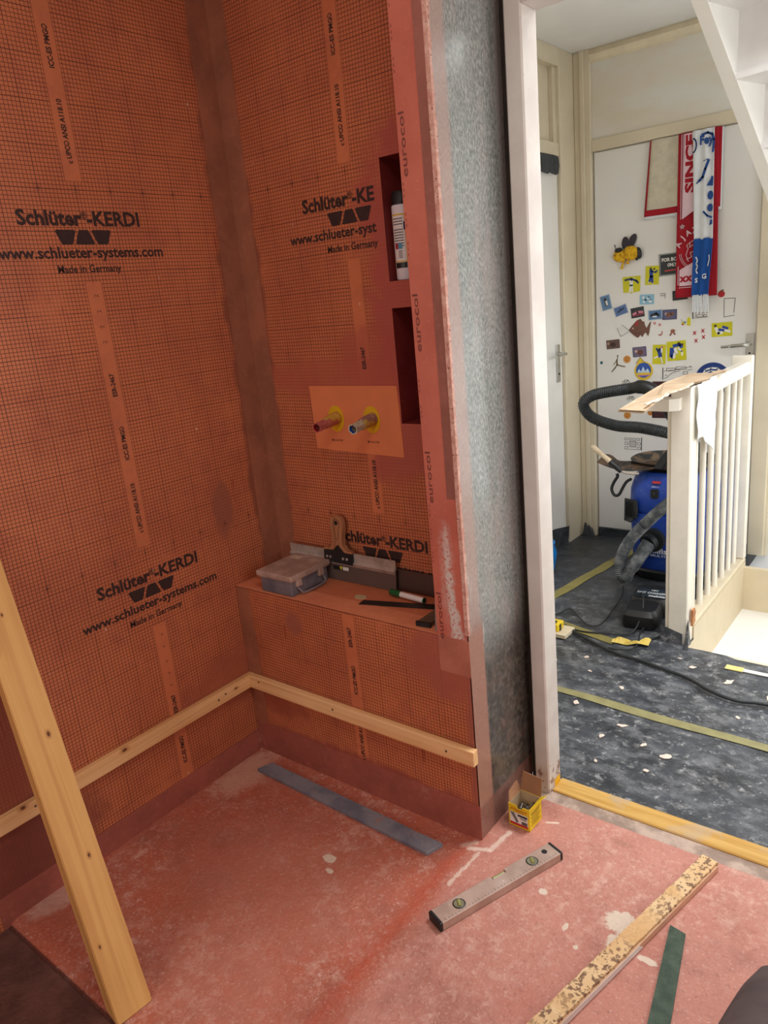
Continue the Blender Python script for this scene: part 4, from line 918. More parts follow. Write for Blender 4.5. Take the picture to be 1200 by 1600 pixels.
pr(j, 'figure', WHT, [(0.018, [(0.0, 0.022), (0.0, 0.0)]), (0.010, [(-0.003, -0.002), (-0.007, -0.034)]), (0.010, [(0.004, -0.002), (0.006, -0.034)]), (0.007, [(0.0, 0.022), (0.016, 0.030)])]); pr(j, 'lifted_figure', (40, 56, 100), [(0.010, [(-0.032, 0.026), (0.0, 0.030), (0.028, 0.018), (0.036, 0.008)])], y=-0.0026); pr(j, 'belt', (30, 120, 120), [(0.003, [(-0.009, 0.0), (0.009, 0.0)])], y=-0.003)
j = card('judo_magnet', 'yellow card magnet of two judoka grappling on the ground near the handle', 'magnet', 0.823, 1.160, 0.096, 0.068, YEL, -0.03)
pr(j, 'figure', WHT, [(0.014, [(-0.028, 0.008), (-0.016, -0.018), (0.0, -0.014)]), (0.012, [(0.0, 0.0), (0.036, -0.012)])]); pr(j, 'second_figure', BLU, [(0.012, [(-0.012, 0.0), (0.008, -0.004)]), (0.012, [(0.006, 0.012), (0.026, 0.004)])], y=-0.0026); pr(j, 'head', BLK, polys=[circ(-0.030, 0.020, 0.006, 12)], y=-0.003)
j = card('judo_magnet', 'yellow card magnet of a blue judoka in mid throw, left of a matching pair', 'magnet', 0.515, 1.047, 0.068, 0.101, YEL, 0.02)
pr(j, 'figure', BLU, [(0.020, [(0.0, 0.018), (0.006, -0.008)]), (0.010, [(-0.006, 0.018), (-0.014, 0.030)])]); pr(j, 'second_figure', WHT, [(0.008, [(0.012, 0.03), (0.014, 0.012)]), (0.008, [(-0.008, -0.012), (-0.024, -0.018)]), (0.008, [(0.010, -0.016), (0.018, -0.044)])], y=-0.0026); pr(j, 'head', BLK, polys=[circ(0.002, 0.028, 0.006, 12)], y=-0.003); pr(j, 'pink_head', (206, 120, 130), polys=[circ(0.014, 0.038, 0.006, 12)], y=-0.003)
j = card('judo_magnet', 'larger yellow card magnet of two judoka gripping each other, right of the pair', 'magnet', 0.604, 1.063, 0.096, 0.100, YEL, -0.06)
pr(j, 'figure', BLU, [(0.022, [(-0.022, 0.010), (-0.026, -0.024)]), (0.016, [(-0.012, 0.026), (0.018, 0.030), (0.026, 0.018)]), (0.008, [(-0.026, -0.02), (-0.024, -0.036)])]); pr(j, 'second_figure', WHT, [(0.014, [(-0.006, 0.010), (0.0, -0.012)]), (0.012, [(-0.010, -0.014), (-0.014, -0.034)]), (0.009, [(0.010, 0.012), (0.026, -0.004), (0.028, -0.024)])], y=-0.0026); pr(j, 'head', BLK, polys=[circ(0.014, 0.036, 0.007, 12), circ(0.032, 0.030, 0.005, 12)], y=-0.003)
# photo magnets
p = card('photo_magnet', 'blue photo magnet tilted left, highest and leftmost of the animal photos', 'magnet', 0.228, 1.331, 0.054, 0.078, (96, 130, 168), -0.22, (150, 176, 204)); pr(p, 'penguin', BLK, [(0.014, [(0.0, 0.018), (0.002, -0.014)])], y=-0.0026); pr(p, 'white_belly', WHT, [(0.010, [(0.004, 0.006), (0.005, -0.012)])], y=-0.003)
p = card('photo_magnet', 'blue photo magnet of a dark dolphin, tilted beside the brown fish', 'magnet', 0.310, 1.285, 0.070, 0.048, (86, 112, 158), -0.30, (140, 160, 196)); pr(p, 'dolphin', (30, 40, 76), [(0.006, [(-0.018, -0.004), (0.0, 0.002), (0.018, 0.006)]), (0.004, [(0.0, 0.004), (-0.003, 0.012)])])
p = card('photo_magnet', 'dark photo magnet of a pink car above the brown fish', 'magnet', 0.400, 1.269, 0.070, 0.052, (44, 50, 52), -0.12); pr(p, 'pink_car', (206, 130, 150), [(0.012, [(-0.022, -0.006), (0.0, 0.002), (0.026, -0.002)])]); pr(p, 'red_base', (150, 30, 60), [(0.006, [(-0.024, -0.014), (0.030, -0.012)])])
p = card('photo_magnet', 'pale blue photo magnet with white birds below the white-figure judo card', 'magnet', 0.449, 1.332, 0.074, 0.050, (140, 186, 210), 0.03); pr(p, 'birds', WHT, polys=[circ(-0.018, 0.010, 0.007, 9), circ(0.004, 0.004, 0.006, 9), circ(0.018, -0.010, 0.008, 9), circ(-0.014, -0.012, 0.006, 9)]); pr(p, 'shadows', (60, 96, 130), polys=[circ(-0.006, -0.002, 0.007, 8), circ(0.010, 0.012, 0.005, 8), circ(0.02, -0.002, 0.004, 8)])
p = card('photo_magnet', 'blue photo magnet of a black and white orca', 'magnet', 0.493, 1.251, 0.071, 0.050, (84, 116, 160), -0.04, (170, 190, 206)); pr(p, 'orca', BLK, [(0.012, [(-0.020, -0.002), (0.006, 0.006), (0.018, -0.004)])]); pr(p, 'white_patch', WHT, [(0.006, [(-0.012, -0.008), (0.006, -0.010)])], y=-0.0026)
p = card('photo_magnet', 'photo magnet of a brown bear on violet, right beside the orca magnet', 'magnet', 0.567, 1.248, 0.072, 0.050, (90, 92, 130), 0.0, (56, 56, 88)); pr(p, 'bear', (120, 84, 70), polys=[circ(-0.004, -0.002, 0.014, 12), circ(0.014, 0.004, 0.010, 10)]); pr(p, 'muzzle', (206, 170, 150), polys=[circ(-0.018, 0.004, 0.007, 10)])
p = card('photo_magnet', 'brown photo magnet of an animal face below the paper triangle', 'magnet', 0.266, 1.109, 0.074, 0.048, (98, 74, 64), -0.07); pr(p, 'animal_face', (60, 38, 36), polys=[circ(0.0, -0.002, 0.016, 12, 0.012)]); pr(p, 'pale_patch', (166, 132, 118), polys=[circ(-0.026, 0.006, 0.008, 8)])
p = card('photo_magnet', 'violet-edged photo magnet of a bear above the round yellow badge', 'magnet', 0.411, 1.064, 0.073, 0.052, (112, 96, 120), -0.07, (60, 70, 110)); pr(p, 'bear', (104, 64, 54), polys=[circ(0.004, -0.004, 0.015, 12)]); pr(p, 'muzzle', (206, 178, 160), polys=[circ(-0.018, 0.004, 0.007, 10)])
# signs
s = card('tin_sign', 'black tin sign with white lettering, half behind the red scarf', 'sign', 0.586, 1.496, 0.150, 0.108, (44, 50, 52), -0.02, (170, 174, 172)); 
b = BM(); text_bm(b, 'FOR BOYS', (-0.012, -0.0024, 0.016), (1, 0, 0), (0, 0, 1), width=0.098, bold=0.04, height=0.017); text_bm(b, 'ONLY', (-0.010, -0.0024, -0.010), (1, 0, 0), (0, 0, 1), width=0.046, bold=0.04, height=0.016); flat('printed_lettering', b, col(*WHT), s)
pr(s, 'red_line', (196, 60, 56), [(0.006, [(-0.045, -0.030), (0.02, -0.028)])])
s = card('dark_magnet', 'small dark card peeping out below the red scarf', 'magnet', 0.617, 1.341, 0.074, 0.048, (44, 46, 44), -0.05); pr(s, 'card_lines', (110, 112, 108), [(0.002, [(-0.03, 0.006), (0.02, 0.008)]), (0.002, [(-0.03, -0.008), (0.02, -0.006)])])
s = card('flag_magnet', 'tiny red-white-black flag magnet on the magnet door', 'magnet', 0.530, 1.349, 0.026, 0.014, WHT, 0.0); pr(s, 'stripes', (120, 30, 36), [(0.003, [(-0.012, 0.005), (0.012, 0.006)])]); pr(s, 'pole', BLK, [(0.003, [(-0.012, -0.004), (0.012, -0.004)]), (0.0015, [(0.013, 0.006), (0.013, -0.018)])])
s = card('apple_magnet', 'red apple magnet right of the scarves', 'magnet', 0.815, 1.331, 0.03, 0.03, (182, 34, 40), pts=circ(0, 0, 0.0165, 18, 0.016)); pr(s, 'leaf', (60, 90, 50), [(0.005, [(0.0, 0.015), (0.010, 0.019)])]); pr(s, 'stalk', (60, 40, 30), [(0.002, [(0.0, 0.012), (-0.001, 0.020)])])
def drawing(name, label, cx, cz, strokes, w=0.0022, c=BLK, cat='sticker'):
    b = BM()
    for q in strokes:
        ww = w
        if isinstance(q[0], (int, float)): ww, q = q
        stroke2(b, q, ww, 0, 0.001)
    return tag(obj(name, b, col(*c), loc=(cx, YD, cz)), label, cat)
drawing('frame_sticker', 'empty black rectangle outline below the apple magnet', 0.855, 1.264, [[(-0.026, 0.044), (0.025, 0.043)], [(0.025, 0.043), (0.020, -0.026)], [(-0.026, 0.044), (-0.025, -0.044)], [(-0.025, -0.044), (0.024, -0.038)]])
rc = lambda x0, x1, z0, z1: [(x0, z0), (x1, z0), (x1, z1), (x0, z1), (x0, z0)]
drawing('train_sticker', 'small black line drawing of a train under the white scarf fringe', 0.720, 1.237, [(0.004, [(-0.038, -0.016), (-0.038, 0.014)]), rc(-0.018, 0.010, -0.010, 0.002), [(-0.034, 0.010), (0.034, 0.010)], rc(0.014, 0.028, -0.010, 0.0), [(-0.034, -0.014), (0.036, -0.012)], [(-0.026, 0.0), (-0.022, -0.008)]], 0.0016)
drawing('bridge_sticker', 'large black line drawing of a viaduct above the maroon picture', 0.609, 0.950, [(0.004, [(-0.074, -0.034), (-0.074, 0.026)]), rc(-0.055, -0.010, 0.010, 0.024), rc(-0.006, 0.044, 0.016, 0.030), [(-0.07, 0.008), (0.070, 0.028)], [(-0.066, -0.030), (-0.05, -0.022), (-0.03, -0.004), (-0.01, 0.006), (0.014, 0.008)], rc(0.03, 0.052, -0.008, 0.004), [(0.05, 0.010), (0.074, 0.016)], [(0.06, 0.034), (0.074, 0.028)], [(-0.062, -0.012), (-0.052, -0.014)], [(0.056, -0.010), (0.070, -0.006)]], 0.002)
drawing('castle_sticker', 'black line drawing of a castle gate above the vacuum', 0.374, 0.563, [(0.004, [(0.048, -0.036), (0.049, 0.034)])] + [rc(-0.046 + 0.023 * i, -0.032 + 0.023 * i, 0.018, 0.030) for i in range(4)] + [rc(-0.018, 0.018, -0.020, 0.012)] + [[(-0.012 + 0.008 * i, -0.018), (-0.012 + 0.008 * i, 0.010)] for i in range(4)] + [rc(-0.046, -0.028, -0.034, -0.020), rc(0.026, 0.042, -0.034, -0.020), rc(-0.044, -0.026, -0.008, 0.006), rc(0.026, 0.042, -0.008, 0.006), [(-0.02, -0.034), (0.02, -0.034)]], 0.0018)
for k, (cx, cz, lab) in enumerate(((0.336, 0.905, 'small black bicycle sticker below the jumping figure'), (0.362, 0.816, 'small black bicycle sticker half hidden by the black hose'))):
    drawing('bicycle_sticker', lab, cx, cz, [circ(-0.012, -0.004, 0.008, 12) + [circ(-0.012, -0.004, 0.008, 12)[0]], circ(0.012, -0.001, 0.008, 12) + [circ(0.012, -0.001, 0.008, 12)[0]], [(-0.012, -0.004), (-0.004, 0.008), (0.010, 0.010), (0.012, -0.001)], [(-0.004, 0.008), (-0.008, 0.012)], [(0.0, -0.003), (0.010, 0.010)]], 0.002)
drawing('number_sticker', 'black handwritten marks seen between the balusters', 0.819, 0.676, [[(-0.008, 0.040), (0.008, 0.038), (-0.004, 0.024), (0.010, 0.020), (-0.006, 0.008)], [(-0.002, -0.002), (0.002, -0.018)], [(-0.008, -0.026), (0.008, -0.028), (-0.006, -0.042), (0.010, -0.044)]], 0.004)
drawing('dash_sticker', 'short thin black dash between the two orange cookie magnets', 0.41, 0.748, [[(-0.022, 0.0), (0.006, 0.002)], [(0.020, 0.004), (0.026, 0.005)]], 0.002)
pap = card('paper_cutout', 'white paper triangle with black outline touching the fish mouth', 'paper', 0.325, 1.177, 0.07, 0.06, (224, 222, 218), pts=[(-0.036, 0.016), (-0.014, -0.030), (0.036, -0.002), (-0.012, 0.032)]); pr(pap, 'outline', BLK, [(0.0016, [(-0.036, 0.016), (-0.016, -0.028), (0.036, -0.002), (-0.010, 0.032)])])
fi = card('fish_decoration', 'brown wooden fish decoration with a red stripe', 'decoration', 0.408, 1.184, 0.1, 0.1, (112, 74, 60), pts=[(-0.056, -0.004), (-0.036, 0.020), (-0.012, 0.044), (0.008, 0.052), (0.020, 0.036), (0.028, 0.038), (0.030, 0.022), (0.036, 0.010), (0.040, 0.002), (0.056, 0.030), (0.064, 0.036), (0.060, 0.012), (0.054, -0.024), (0.048, -0.040), (0.036, -0.020), (0.028, -0.026), (0.018, -0.044), (0.008, -0.032), (-0.004, -0.046), (-0.016, -0.042), (-0.026, -0.034), (-0.040, -0.022)])
pr(fi, 'red_stripe', (170, 40, 54), polys=[[(-0.020, 0.034), (-0.006, 0.044), (-0.004, 0.026), (-0.010, 0.012), (-0.018, 0.020)]]); pr(fi, 'eye', (220, 190, 180), polys=[circ(-0.032, 0.004, 0.004, 10)]); pr(fi, 'mouth_line', (70, 40, 32), [(0.0025, [(-0.030, -0.018), (-0.010, -0.024), (0.012, -0.020)]), (0.0025, [(-0.014, -0.006), (-0.008, 0.004)])])
for (cx, cz, lab) in ((0.490, 1.208, 'tiny red ring magnet, upper left of a pair'), (0.516, 1.199, 'tiny red ring magnet, lower right of a pair')):
    r_ = card('ring_magnet', lab, 'magnet', cx, cz, .01, .01, (186, 50, 54), pts=circ(0, 0, 0.0065, 14)); pr(r_, 'centre_dot', WHT, polys=[circ(0, 0, 0.003, 10)])
drawing('curl_magnet', 'small pinkish curl magnet below the two red rings', 0.520, 1.155, [[(-0.009, -0.006), (0.0, -0.010), (0.008, -0.004), (0.009, 0.010)]], 0.006, (200, 130, 120), 'magnet')
bo = card('ribbon_magnet', 'small brown folded ribbon magnet', 'magnet', 0.583, 1.157, .02, .02, (150, 92, 70), pts=circ(0.001, 0.008, 0.012, 14, 0.008)); pr(bo, 'ribbon_tail', (130, 76, 58), [(0.007, [(-0.004, 0.0), (-0.012, -0.014)]), (0.007, [(0.004, 0.0), (0.012, -0.010)])])
for (cx, cz, lab) in ((0.692, 1.149, 'red cross sticker, upper left of four'), (0.732, 1.158, 'red cross sticker, upper right of four'), (0.700, 1.110, 'red cross sticker, lower left of four'), (0.736, 1.127, 'red cross sticker, lower right of four')):
    drawing('cross_sticker', lab, cx, cz, [[(-0.006, -0.008), (0.006, 0.008)], [(-0.006, 0.007), (0.006, -0.007)]], 0.0045, (190, 34, 50))
ck = card('windmill_magnet', 'small multicoloured magnet left of the yellow tag', 'magnet', 0.637, 1.201, .02, .02, (206, 196, 60), pts=circ(0, 0, 0.010, 14, 0.008)); pr(ck, 'blue_patch', (60, 120, 170), polys=[circ(0.007, 0.004, 0.005, 8)]); pr(ck, 'red_patch', (170, 60, 50), polys=[circ(-0.004, -0.006, 0.005, 8)]); pr(ck, 'stem', BLK, [(0.0015, [(-0.004, 0.004), (-0.012, 0.020)])])
card('tag_magnet', 'plain upright yellow tag magnet', 'magnet', 0.663, 1.207, 0.017, 0.042, (214, 206, 30), pts=[(-0.0085, -0.02), (0.0085, -0.02), (0.0085, 0.014), (0.004, 0.021), (-0.004, 0.021), (-0.0085, 0.014)])
drawing('jumping_figure', 'beige leaping basketball figure sticker', 0.294, 1.003, [(0.010, [(-0.008, 0.012), (-0.006, -0.004)]), (0.007, [(-0.006, -0.004), (-0.018, -0.022), (-0.036, -0.042)]), (0.007, [(-0.004, -0.006), (0.016, -0.012), (0.036, -0.016)]), (0.0045, [(-0.006, 0.016), (-0.003, 0.040)]), (0.004, [(-0.012, 0.012), (-0.022, 0.002), (-0.026, -0.006)]), circ(-0.003, 0.044, 0.002, 8), circ(-0.009, 0.020, 0.002, 8)], 0.004, (132, 116, 88))
for (cx, cz, r__, lab) in ((0.343, 1.026, 0.019, 'orange cookie magnet beside the leaping figure'), (0.344, 0.720, 0.019, 'orange cookie magnet left of the thin dash'), (0.471, 0.737, 0.015, 'orange cookie magnet close to the cardboard')):
    k_ = card('cookie_magnet', lab, 'magnet', cx, cz, .02, .02, (206, 140, 60), pts=[(r__ * (1 + 0.08 * (i % 2)) * math.cos(i * PI / 10), r__ * (1 + 0.08 * (i % 2)) * math.sin(i * PI / 10)) for i in range(20)]); pr(k_, 'crumb_marks', (140, 74, 34), polys=[circ(-0.006, 0.006, 0.003, 8), circ(0.006, 0.004, 0.003, 8), circ(0.0, -0.006, 0.004, 8), circ(-0.009, -0.004, 0.002, 8)])
bd = card('round_badge', 'round yellow-edged blue badge with a small triangle tab on top', 'badge', 0.433, 0.962, .1, .1, (222, 190, 50), pts=circ(0, 0, 0.050, 32))
pr(bd, 'blue_field', (44, 84, 170), polys=[circ(0, 0.004, 0.040, 28)]); pr(bd, 'pale_peaks', (196, 216, 234), polys=[[(-0.034, -0.008), (-0.024, 0.012), (-0.014, -0.004), (-0.002, 0.024), (0.010, -0.002), (0.022, 0.014), (0.034, -0.008)]], y=-0.0026); pr(bd, 'triangle_tab', (222, 190, 50), polys=[[(-0.040, 0.040), (0.006, 0.046), (-0.018, 0.072)]]); pr(bd, 'tab_outline', BLK, [(0.002, [(-0.040, 0.040), (-0.018, 0.072), (0.006, 0.046)])], y=-0.0026); pr(bd, 'yellow_band', (230, 196, 70), [(0.012, [(-0.030, -0.016), (0.030, -0.014)])], y=-0.0026); pr(bd, 'pink_band', (196, 120, 170), [(0.005, [(-0.032, -0.026), (0.032, -0.024)])], y=-0.003)
card('teal_tile_magnet', 'tiny teal square magnet at the hinge side of the magnet door', 'magnet', 0.199, 1.011, 0.013, 0.015, (30, 96, 110))
mk = card('mask_sign', 'large round blue safety sign showing a white masked head, behind the handrail', 'sign', 0.785, 0.913, .17, .17, (22, 54, 122), pts=circ(0, 0, 0.086, 40))
pr(mk, 'white_head', WHT, [(0.008, [(-0.050, 0.020), (-0.036, 0.050), (-0.010, 0.058), (0.024, 0.056), (0.044, 0.030)]), (0.006, [(-0.044, 0.030), (-0.010, 0.044), (0.020, 0.040), (0.034, 0.026)])]); pr(mk, 'white_mask', WHT, polys=[[(-0.044, -0.020), (0.030, -0.016), (0.034, -0.05), (-0.006, -0.062), (-0.04, -0.048)]])
mp = card('maroon_picture', 'dark maroon picture behind the cardboard and newel post', 'picture', 0.553, 0.807, 0.146, 0.196, (66, 26, 36), 0.0, (50, 18, 26)); pr(mp, 'inner_frame', (92, 44, 50), [(0.003, rc(-0.045, 0.045, -0.065, 0.065))])
# bee
be = thing('bee_toy', 'yellow knitted bee decoration with dark wings at the top of the magnet door', 'decoration', (0.349, YD, 1.575))
my = T('yellow_pile', 0.95); my.color(my.mix(my.step(my.noise(60, 4), 0.35, 0.65), rgb(196, 140, 20), rgb(236, 190, 36))); my.bump(my.noise(120, 3), 1.0, 0.004); my = my.mat
def ellipsoid(bm, c, r, rot=0, n=16):
    M_ = Matrix.Translation(c) @ Matrix.Rotation(rot, 4, 'Y') @ Matrix.Diagonal((*r, 1)); bmesh.ops.create_uvsphere(bm, u_segments=n, v_segments=n // 2, radius=1, matrix=M_); return bm
b = BM(); ellipsoid(b, (-0.036, -0.016, -0.012), (0.038, 0.018, 0.032)); obj('head', b, my, be, smooth=True)
b = BM(); ellipsoid(b, (0.022, -0.018, -0.004), (0.042, 0.02, 0.036), 0.3); obj('body', b, my, be, smooth=True)
b = BM(); ellipsoid(b, (0.062, -0.014, -0.008), (0.015, 0.013, 0.030), -0.2); ellipsoid(b, (0.052, -0.014, -0.034), (0.009, 0.009, 0.010)); obj('black_tail', b, m_black, be, smooth=True)
for (wx, wz, rt, sz) in ((-0.010, 0.048, 0.0, 0.032), (0.026, 0.054, 0.45, 0.038)):
    b = BM(); ellipsoid(b, (wx, -0.010, wz), (0.019, 0.004, sz), rt); wg = obj('wing', b, plain('dark_wing', rgb(52, 44, 56), 0.6, 0, 0.4, 60), be, smooth=True)
b = BM(); ellipsoid(b, (-0.040, -0.024, 0.016), (0.022, 0.014, 0.013)); tube(b, [(-0.052, -0.02, 0.02), (-0.060, -0.02, 0.032), (-0.062, -0.02, 0.040)], 0.002, 6); ellipsoid(b, (-0.062, -0.02, 0.042), (0.004, 0.004, 0.004), 0, 8); obj('black_cap', b, m_black, be, smooth=True)
for px in (-0.056, -0.026):
    b = BM(); ellipsoid(b, (px, -0.034, -0.008), (0.003, 0.003, 0.003), 0, 8); obj('eye', b, m_black, be)
for (lx, lz) in ((-0.028, -0.078), (0.002, -0.056)):
    b = BM(); tube(b, [(lx + 0.012, -0.015, -0.036), (lx + 0.004, -0.015, lz + 0.015), (lx, -0.015, lz)], [0.006, 0.005, 0.010], 8); obj('leg', b, my, be, smooth=True)
# towel and scarves (hanging cloth with folds)
def cloth(name, mat, x0t, x1t, x0b, x1b, zt, zb, y, folds=3.0, amp=0.004, parent=None, thick=0.003, skew=0.0, nu=26, nv=30):
    b = BM(); vs = []
    for jj in range(nv + 1):
        v = jj / nv; row = []
        for ii in range(nu + 1):
            u = ii / nu; xa = x0t + (x0b - x0t) * v; xb = x1t + (x1b - x1t) * v
            row.append(b.verts.new((xa + (xb - xa) * u, y - amp * (1 + math.sin(folds * 2 * PI * u + 1.3 * v)) , zt + (zb - zt) * v + skew * u * v)))
        vs.append(row)
    for jj in range(nv):
        for ii in range(nu): b.faces.new([vs[jj][ii], vs[jj][ii + 1], vs[jj + 1][ii + 1], vs[jj + 1][ii]])
    o = obj(name, b, mat, parent, smooth=True); s_ = o.modifiers.new('s', 'SOLIDIFY'); s_.thickness = thick; s_.offset = 1; return o
def cm(name, c, v=0.07): return plain(name, rgb(*c), 0.95, 0, v, 30)
m_red = cm('scarf_red', (164, 22, 38)); m_tow = cm('towel_beige', (206, 198, 178)); m_wht = cm('scarf_white', (228, 232, 236), .03); m_blu = cm('scarf_blue', (26, 82, 160)); m_pink = cm('scarf_pale', (226, 196, 206), .03); m_ink = cm('scarf_ink_blue', (40, 76, 142))
tw = cloth('beige_towel', m_wht, 0.462, 0.806, 0.434, 0.806, 2.085, 1.722, 2.352, 2.2, 0.004); tag(tw, 'beige towel with red border hanging behind the two scarves', 'towel')
cloth('towel_red_border', m_red, 0.466, 0.802, 0.438, 0.802, 2.085, 1.736, 2.3485, 2.2, 0.004, tw, 0.001)
cloth('towel_centre', m_tow, 0.474, 0.772, 0.452, 0.780, 2.085, 1.765, 2.3465, 2.2, 0.004, tw, 0.001)
rs = cloth('red_scarf', m_red, 0.606, 0.790, 0.602, 0.800, 2.085, 1.328, 2.336, 1.5, 0.0025); tag(rs, 'red and white football supporter scarf hanging on the magnet door, left and longest', 'scarf')
def patchy(name, mat, pts, y, parent):
    b = BM(); prism(b, [(p[0], y, p[1]) for p in pts], (0, -0.0012, 0)); return obj(name, b, mat, parent)
YR = 2.3265
patchy('pale_panel', m_pink, [(0.636, 2.08), (0.690, 2.08), (0.690, 1.735), (0.632, 1.70)], YR, rs)
b = BM()
for x in (0.622, 0.630): box(b, x, x + 0.0025, YR - 0.001, YR, 1.70, 2.08)
box(b, 0.614, 0.617, YR - 0.001, YR, 1.39, 1.48); box(b, 0.62, 0.70, YR - 0.001, YR, 1.375, 1.378); obj('thin_lines', b, m_pink, rs)['kind'] = 'stuff'
patchy('pale_panel', m_pink, [(0.622, 1.385), (0.70, 1.385), (0.70, 1.50), (0.622, 1.462)], YR, rs)
b = BM(); text_bm(b, 'SINCE', (0.684, YR - 0.0016, 1.945), (0, 0, 1), (-1, 0, 0), width=0.26, bold=0.05, height=0.042); flat('scarf_lettering', b, m_red, rs)
b = BM(); text_bm(b, 'x', (0.640, YR - 0.0016, 1.405), (1, 0, 0), (0, 0, 1), size=0.05, bold=0.05); text_bm(b, 'x', (0.668, YR - 0.0016, 1.407), (1, 0, 0), (0, 0, 1), size=0.05, bold=0.05); flat('scarf_crosses', b, m_red, rs)
b = BM()
for ch_, a in zip('AJAX', (158, 138, 118, 98)):
    aa = math.radians(a); R_ = 0.088; cxx, czz = 0.708, 1.545
    text_bm(b, ch_, (cxx + R_ * math.cos(aa), YR - 0.0008, czz + R_ * math.sin(aa)), (math.sin(aa), 0, -math.cos(aa)), (math.cos(aa), 0, math.sin(aa)), size=0.036, bold=0.03)
flat('scarf_lettering', b, m_pink, rs)
b = BM()
for R_ in (0.080, 0.088): stroke2(b, [(0.708 + R_ * math.cos(math.radians(a)), 1.545 + R_ * math.sin(math.radians(a))) for a in range(186, 262, 6)], 0.0025, YR, 0.0006)
stroke2(b, [(0.664, 1.50), (0.652, 1.53), (0.662, 1.56), (0.655, 1.575), (0.672, 1.59), (0.668, 1.565), (0.684, 1.575)], 0.003, YR, 0.0006); stroke2(b, [(0.655, 1.51), (0.680, 1.52), (0.672, 1.54), (0.688, 1.545)], 0.003, YR, 0.0006); stroke2(b, [(0.676, 1.59), (0.692, 1.60)], 0.003, YR, 0.0006)
stroke2(b, [(0.632 + 0.012 * math.cos(PI / 2 + i * 4 * PI / 5), 1.665 + 0.012 * math.sin(PI / 2 + i * 4 * PI / 5)) for i in range(6)], 0.003, YR, 0.0006); obj('scarf_crest', b, m_pink, rs)['kind'] = 'stuff'
ws = cloth('white_blue_scarf', m_wht, 0.676, 0.772, 0.692, 0.778, 2.084, 1.595, 2.322, 2.0, 0.004); tag(ws, 'white and blue scarf with pale fringe hanging over the red one', 'scarf')
cloth('blue_end', m_blu, 0.690, 0.778, 0.686, 0.764, 1.600, 1.333, 2.3205, 2.0, 0.005, ws)
for k in range(14):
    b = BM(); x = 0.692 + 0.0052 * k + (0.004 if k > 8 else 0); tube(b, [(x, 2.314, 1.337), (x + 0.001, 2.313, 1.29), (x + 0.003 * math.sin(k * 2), 2.314, 1.256 - 0.006 * (k % 3))], 0.0024, 6); obj('fringe_tassel', b, m_wht, ws)
YW = 2.3125
b = BM()
stroke2(b, [(0.712, 1.862), (0.726, 1.875), (0.738, 1.91), (0.752, 1.945)], 0.012, YW, 0.0006); stroke2(b, [(0.700, 1.852), (0.714, 1.862)], 0.006, YW, 0.0006); stroke2(b, [(0.728, 1.944), (0.750, 1.952)], 0.003, YW, 0.0006)
poly2(b, [(0.745, 1.835), (0.762, 1.86), (0.766, 1.875), (0.776, 1.87), (0.774, 1.83)], YW); poly2(b, circ(0.764, 1.79, 0.013, 14, 0.020), YW); poly2(b, circ(0.764, 1.735, 0.013, 14, 0.018), YW); stroke2(b, [(0.734, 1.72), (0.752, 1.70), (0.770, 1.69)], 0.009, YW, 0.0006); poly2(b, [(0.762, 1.655), (0.775, 1.66), (0.775, 1.68), (0.765, 1.68)], YW)
text_bm(b, 'Fey', (0.742, YW - 0.0008, 2.018), (1, 0, 0), (0, 0, 1), width=0.062, bold=0.04, height=0.04); stroke2(b, [(0.720, 2.060), (0.745, 2.065), (0.765, 2.055), (0.774, 2.03), (0.770, 1.98)], 0.010, YW, 0.0006)
stroke2(b, circ(0.682, 2.02, 0.014, 14, 0.03)[:11] if False else [(0.680 + 0.015 * math.cos(math.radians(a)), 2.02 + 0.030 * math.sin(math.radians(a))) for a in range(90, -100, -15)], 0.006, YW, 0.0006)
obj('scarf_print', b, m_ink, ws)
b = BM(); stroke2(b, [(0.704, 1.515), (0.711, 1.50), (0.706, 1.485), (0.712, 1.47), (0.705, 1.455), (0.711, 1.44)], 0.006, YW, 0.0006); text_bm(b, 'S', (0.708, YW - 0.001, 1.396), (1, 0, 0), (0, 0, 1), size=0.03, bold=0.03); text_bm(b, 'G', (0.744, YW - 0.001, 1.412), (1, 0, 0), (0, 0, 1), size=0.032, bold=0.03); stroke2(b, [(0.760, 1.47), (0.766, 1.50), (0.764, 1.52)], 0.004, YW, 0.0006); obj_ = flat('scarf_lettering', b, m_wht, ws)
# ------------------------------------------------------------------ things on the ledge
org = thing('organiser_box', 'translucent grey plastic organiser box with a dusty lid on the ledge', 'box', (0.187, -0.125, HB + 0.0017), (0, 0, 0.0))
mt = T('frosted_plastic', 0.35, 0, 0.5); mt.color(mt.mix(mt.step(mt.noise(14, 4), 0.35, 0.7), rgb(118, 112, 122), rgb(156, 146, 150))); mt.b.inputs['Transmission Weight'].default_value = 0.35; mt.b.inputs['IOR'].default_value = 1.2; mt = mt.mat
ml = T('dusty_lid', 0.6); ml.color(ml.mix(ml.step(ml.noise(20, 5), 0.35, 0.7), rgb(158, 130, 116), rgb(186, 158, 144))); ml = ml.mat
b = BM(); box(b, -0.068, 0.068, -0.083, 0.083, 0, 0.050, 0.004, seg=2); bd_ = obj('tray', b, mt, org)
b = BM(); box(b, -0.079, 0.079, -0.090, 0.090, 0.052, 0.070, 0.004, seg=2); box(b, -0.074, 0.074, -0.085, 0.085, 0.049, 0.053); obj('lid', b, ml, org)
b = BM(); box(b, -0.055, 0.055, -0.07, 0.07, 0.002, 0.03, 0.003); bmesh.ops.delete(b, geom=[], context='VERTS'); obj('contents', b, plain('dark_contents', rgb(70, 66, 74), 0.8, 0, 0.4, 40), org)
